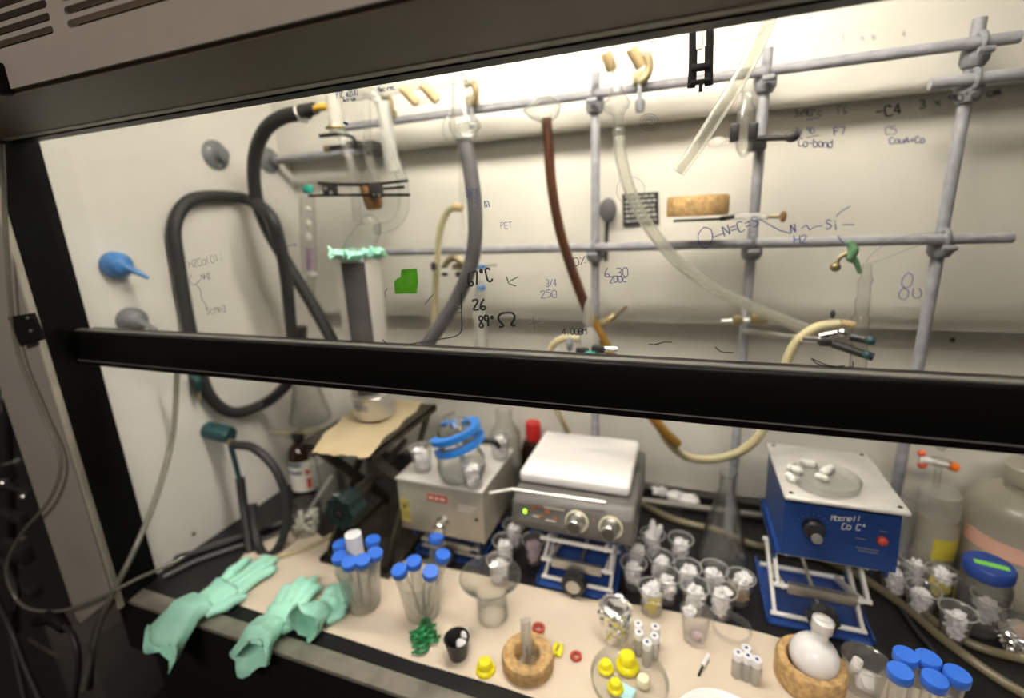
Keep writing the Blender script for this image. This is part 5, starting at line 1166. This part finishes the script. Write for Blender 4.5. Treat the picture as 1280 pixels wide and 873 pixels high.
for k in range(9): MB().shell([(.0145, 0), (.016, .002), (.0205, .045), (.022, .046), (.022, .048)], .0012, c+V((0, 0, .0105*k)), seg=26).build('cup', cupplast, t)
yq = .865; t = thing('dropping_funnel', 'glass dropping funnel with an orange and white stopcock above the white bottle', 'glassware', tuple(P(1170, 640, y=yq)))
b = MB(); b.tube([P(1180, 470, y=yq), P(1178, 540, y=yq), P(1176, 562, y=yq)], [.016, .014, .005], 20); b.tube([P(1174, 582, y=yq), P(1170, 608, y=yq), P(1168, 640, y=yq)], [.005, .0042, .004], 14); b.tube([P(1165, 576, y=yq), P(1186, 580, y=yq)], .0075, 16, smooth=False); b.build('funnel_glass', glass, t)
MB().tube([P(1149, 574, y=yq), P(1155, 575, y=yq), P(1165, 577, y=yq), P(1186, 582, y=yq)], [.0068, .0062, .0045, .0035], 16, smooth=False).build('stopcock_key', whiteplast, t)
b = MB(); b.ball(P(1152, 567, y=yq), .0065, (.9, .7, .9)); b.ball(P(1153, 581, y=yq), .0078, (.9, .7, .9)); b.build('coral_handle', coralm, t); MB().cyl(P(1187, 582, y=yq), P(1196, 585, y=yq), .0072).build('orange_nut', orangem, t)
c = P(1237, 706, z=.105); c.z = .001; t = thing('lidded_jar', 'glass jar with a dark blue lid and a bright green label', 'jar', tuple(c))
MB().shell([(.026, 0), (.029, .004), (.029, .075), (.025, .085), (.025, .095)], .002, c, seg=40).build('jar_glass', glass, t); MB().lathe([(.027, .088), (.028, .090), (.028, .103), (.026, .106), (0, .106)], c, seg=40).build('blue_lid', mat('dark_blue_lid', (.018, .055, .27), .35), t)
b = MB(); b.box((c.x, c.y-.004, .1072), (.036, .010, .0006), Matrix.Rotation(-.22, 3, 'Z')); b.build('green_label', greenlabel, t)
for lb, u, v, r, h in (('clear plastic beaker at the right edge in front of the blue-lidded jar', 1275, 780, .024, .05), ('clear plastic beaker at the right edge behind the blue-lidded jar', 1275, 735, .024, .055)):
    p = B(u, v); single(MB().shell([(r*.72, 0), (r*.78, .002), (r, h-.002), (r*1.06, h-.001), (r*1.06, h)], .0013, (p.x, p.y, .001), seg=32), 'plastic_beaker', beakerplast, lb, 'beaker', (p.x, p.y, .001))
p = V((.447, .79, .001)); t = thing('small_flask', 'small clear flask with a frosted neck between the white bottle and the carboy', 'flask', tuple(p))
p = B(1195, 742)+V((.03, .06, .001)); t.location = p; WORLD[t] = p
MB().shell([(.016, 0), (.022, .006), (.022, .022), (.011, .045), (.009, .05), (.009, .075), (.011, .078)], .0015, p, seg=28).build('flask_glass', glass, t)
# ------------------------------------------------------------ lights, world, camera
def area(name, loc, rot, sx, sy, e, col):
    l = bpy.data.lights.new(name, 'AREA'); l.shape = 'RECTANGLE'; l.size = sx; l.size_y = sy; l.energy = e; l.color = col
    o = bpy.data.objects.new(name, l); COL.objects.link(o); o.location = loc; o.rotation_euler = rot; return o
area('room_ceiling_light', (-.1, -1.3, 1.75), (.35, 0, 0), 1.2, .3, 10, (1, .90, .80))
wd = bpy.data.worlds.new('World'); scn.world = wd; wd.use_nodes = True
wd.node_tree.nodes['Background'].inputs[0].default_value = (.055, .048, .04, 1); wd.node_tree.nodes['Background'].inputs[1].default_value = .5
cd = bpy.data.cameras.new('Camera'); co = bpy.data.objects.new('Camera', cd); COL.objects.link(co)
M = Matrix((Rt, Up, -Fw)).transposed().to_4x4(); M.translation = EYE; co.matrix_world = M
cd.sensor_width = 36; cd.lens = FPX/1280*36; cd.shift_y = -10/1280; cd.clip_start = .02
cd.dof.use_dof = True; cd.dof.focus_distance = .46; cd.dof.aperture_fstop = 2.1
scn.camera = co
scn.view_settings.view_transform = 'Standard'; scn.view_settings.look = 'None'; scn.view_settings.gamma = 1; scn.view_settings.use_curve_mapping = False
scn.view_settings.exposure = 1.68
scn.cycles.transparent_max_bounces = 32; scn.cycles.max_bounces = 10
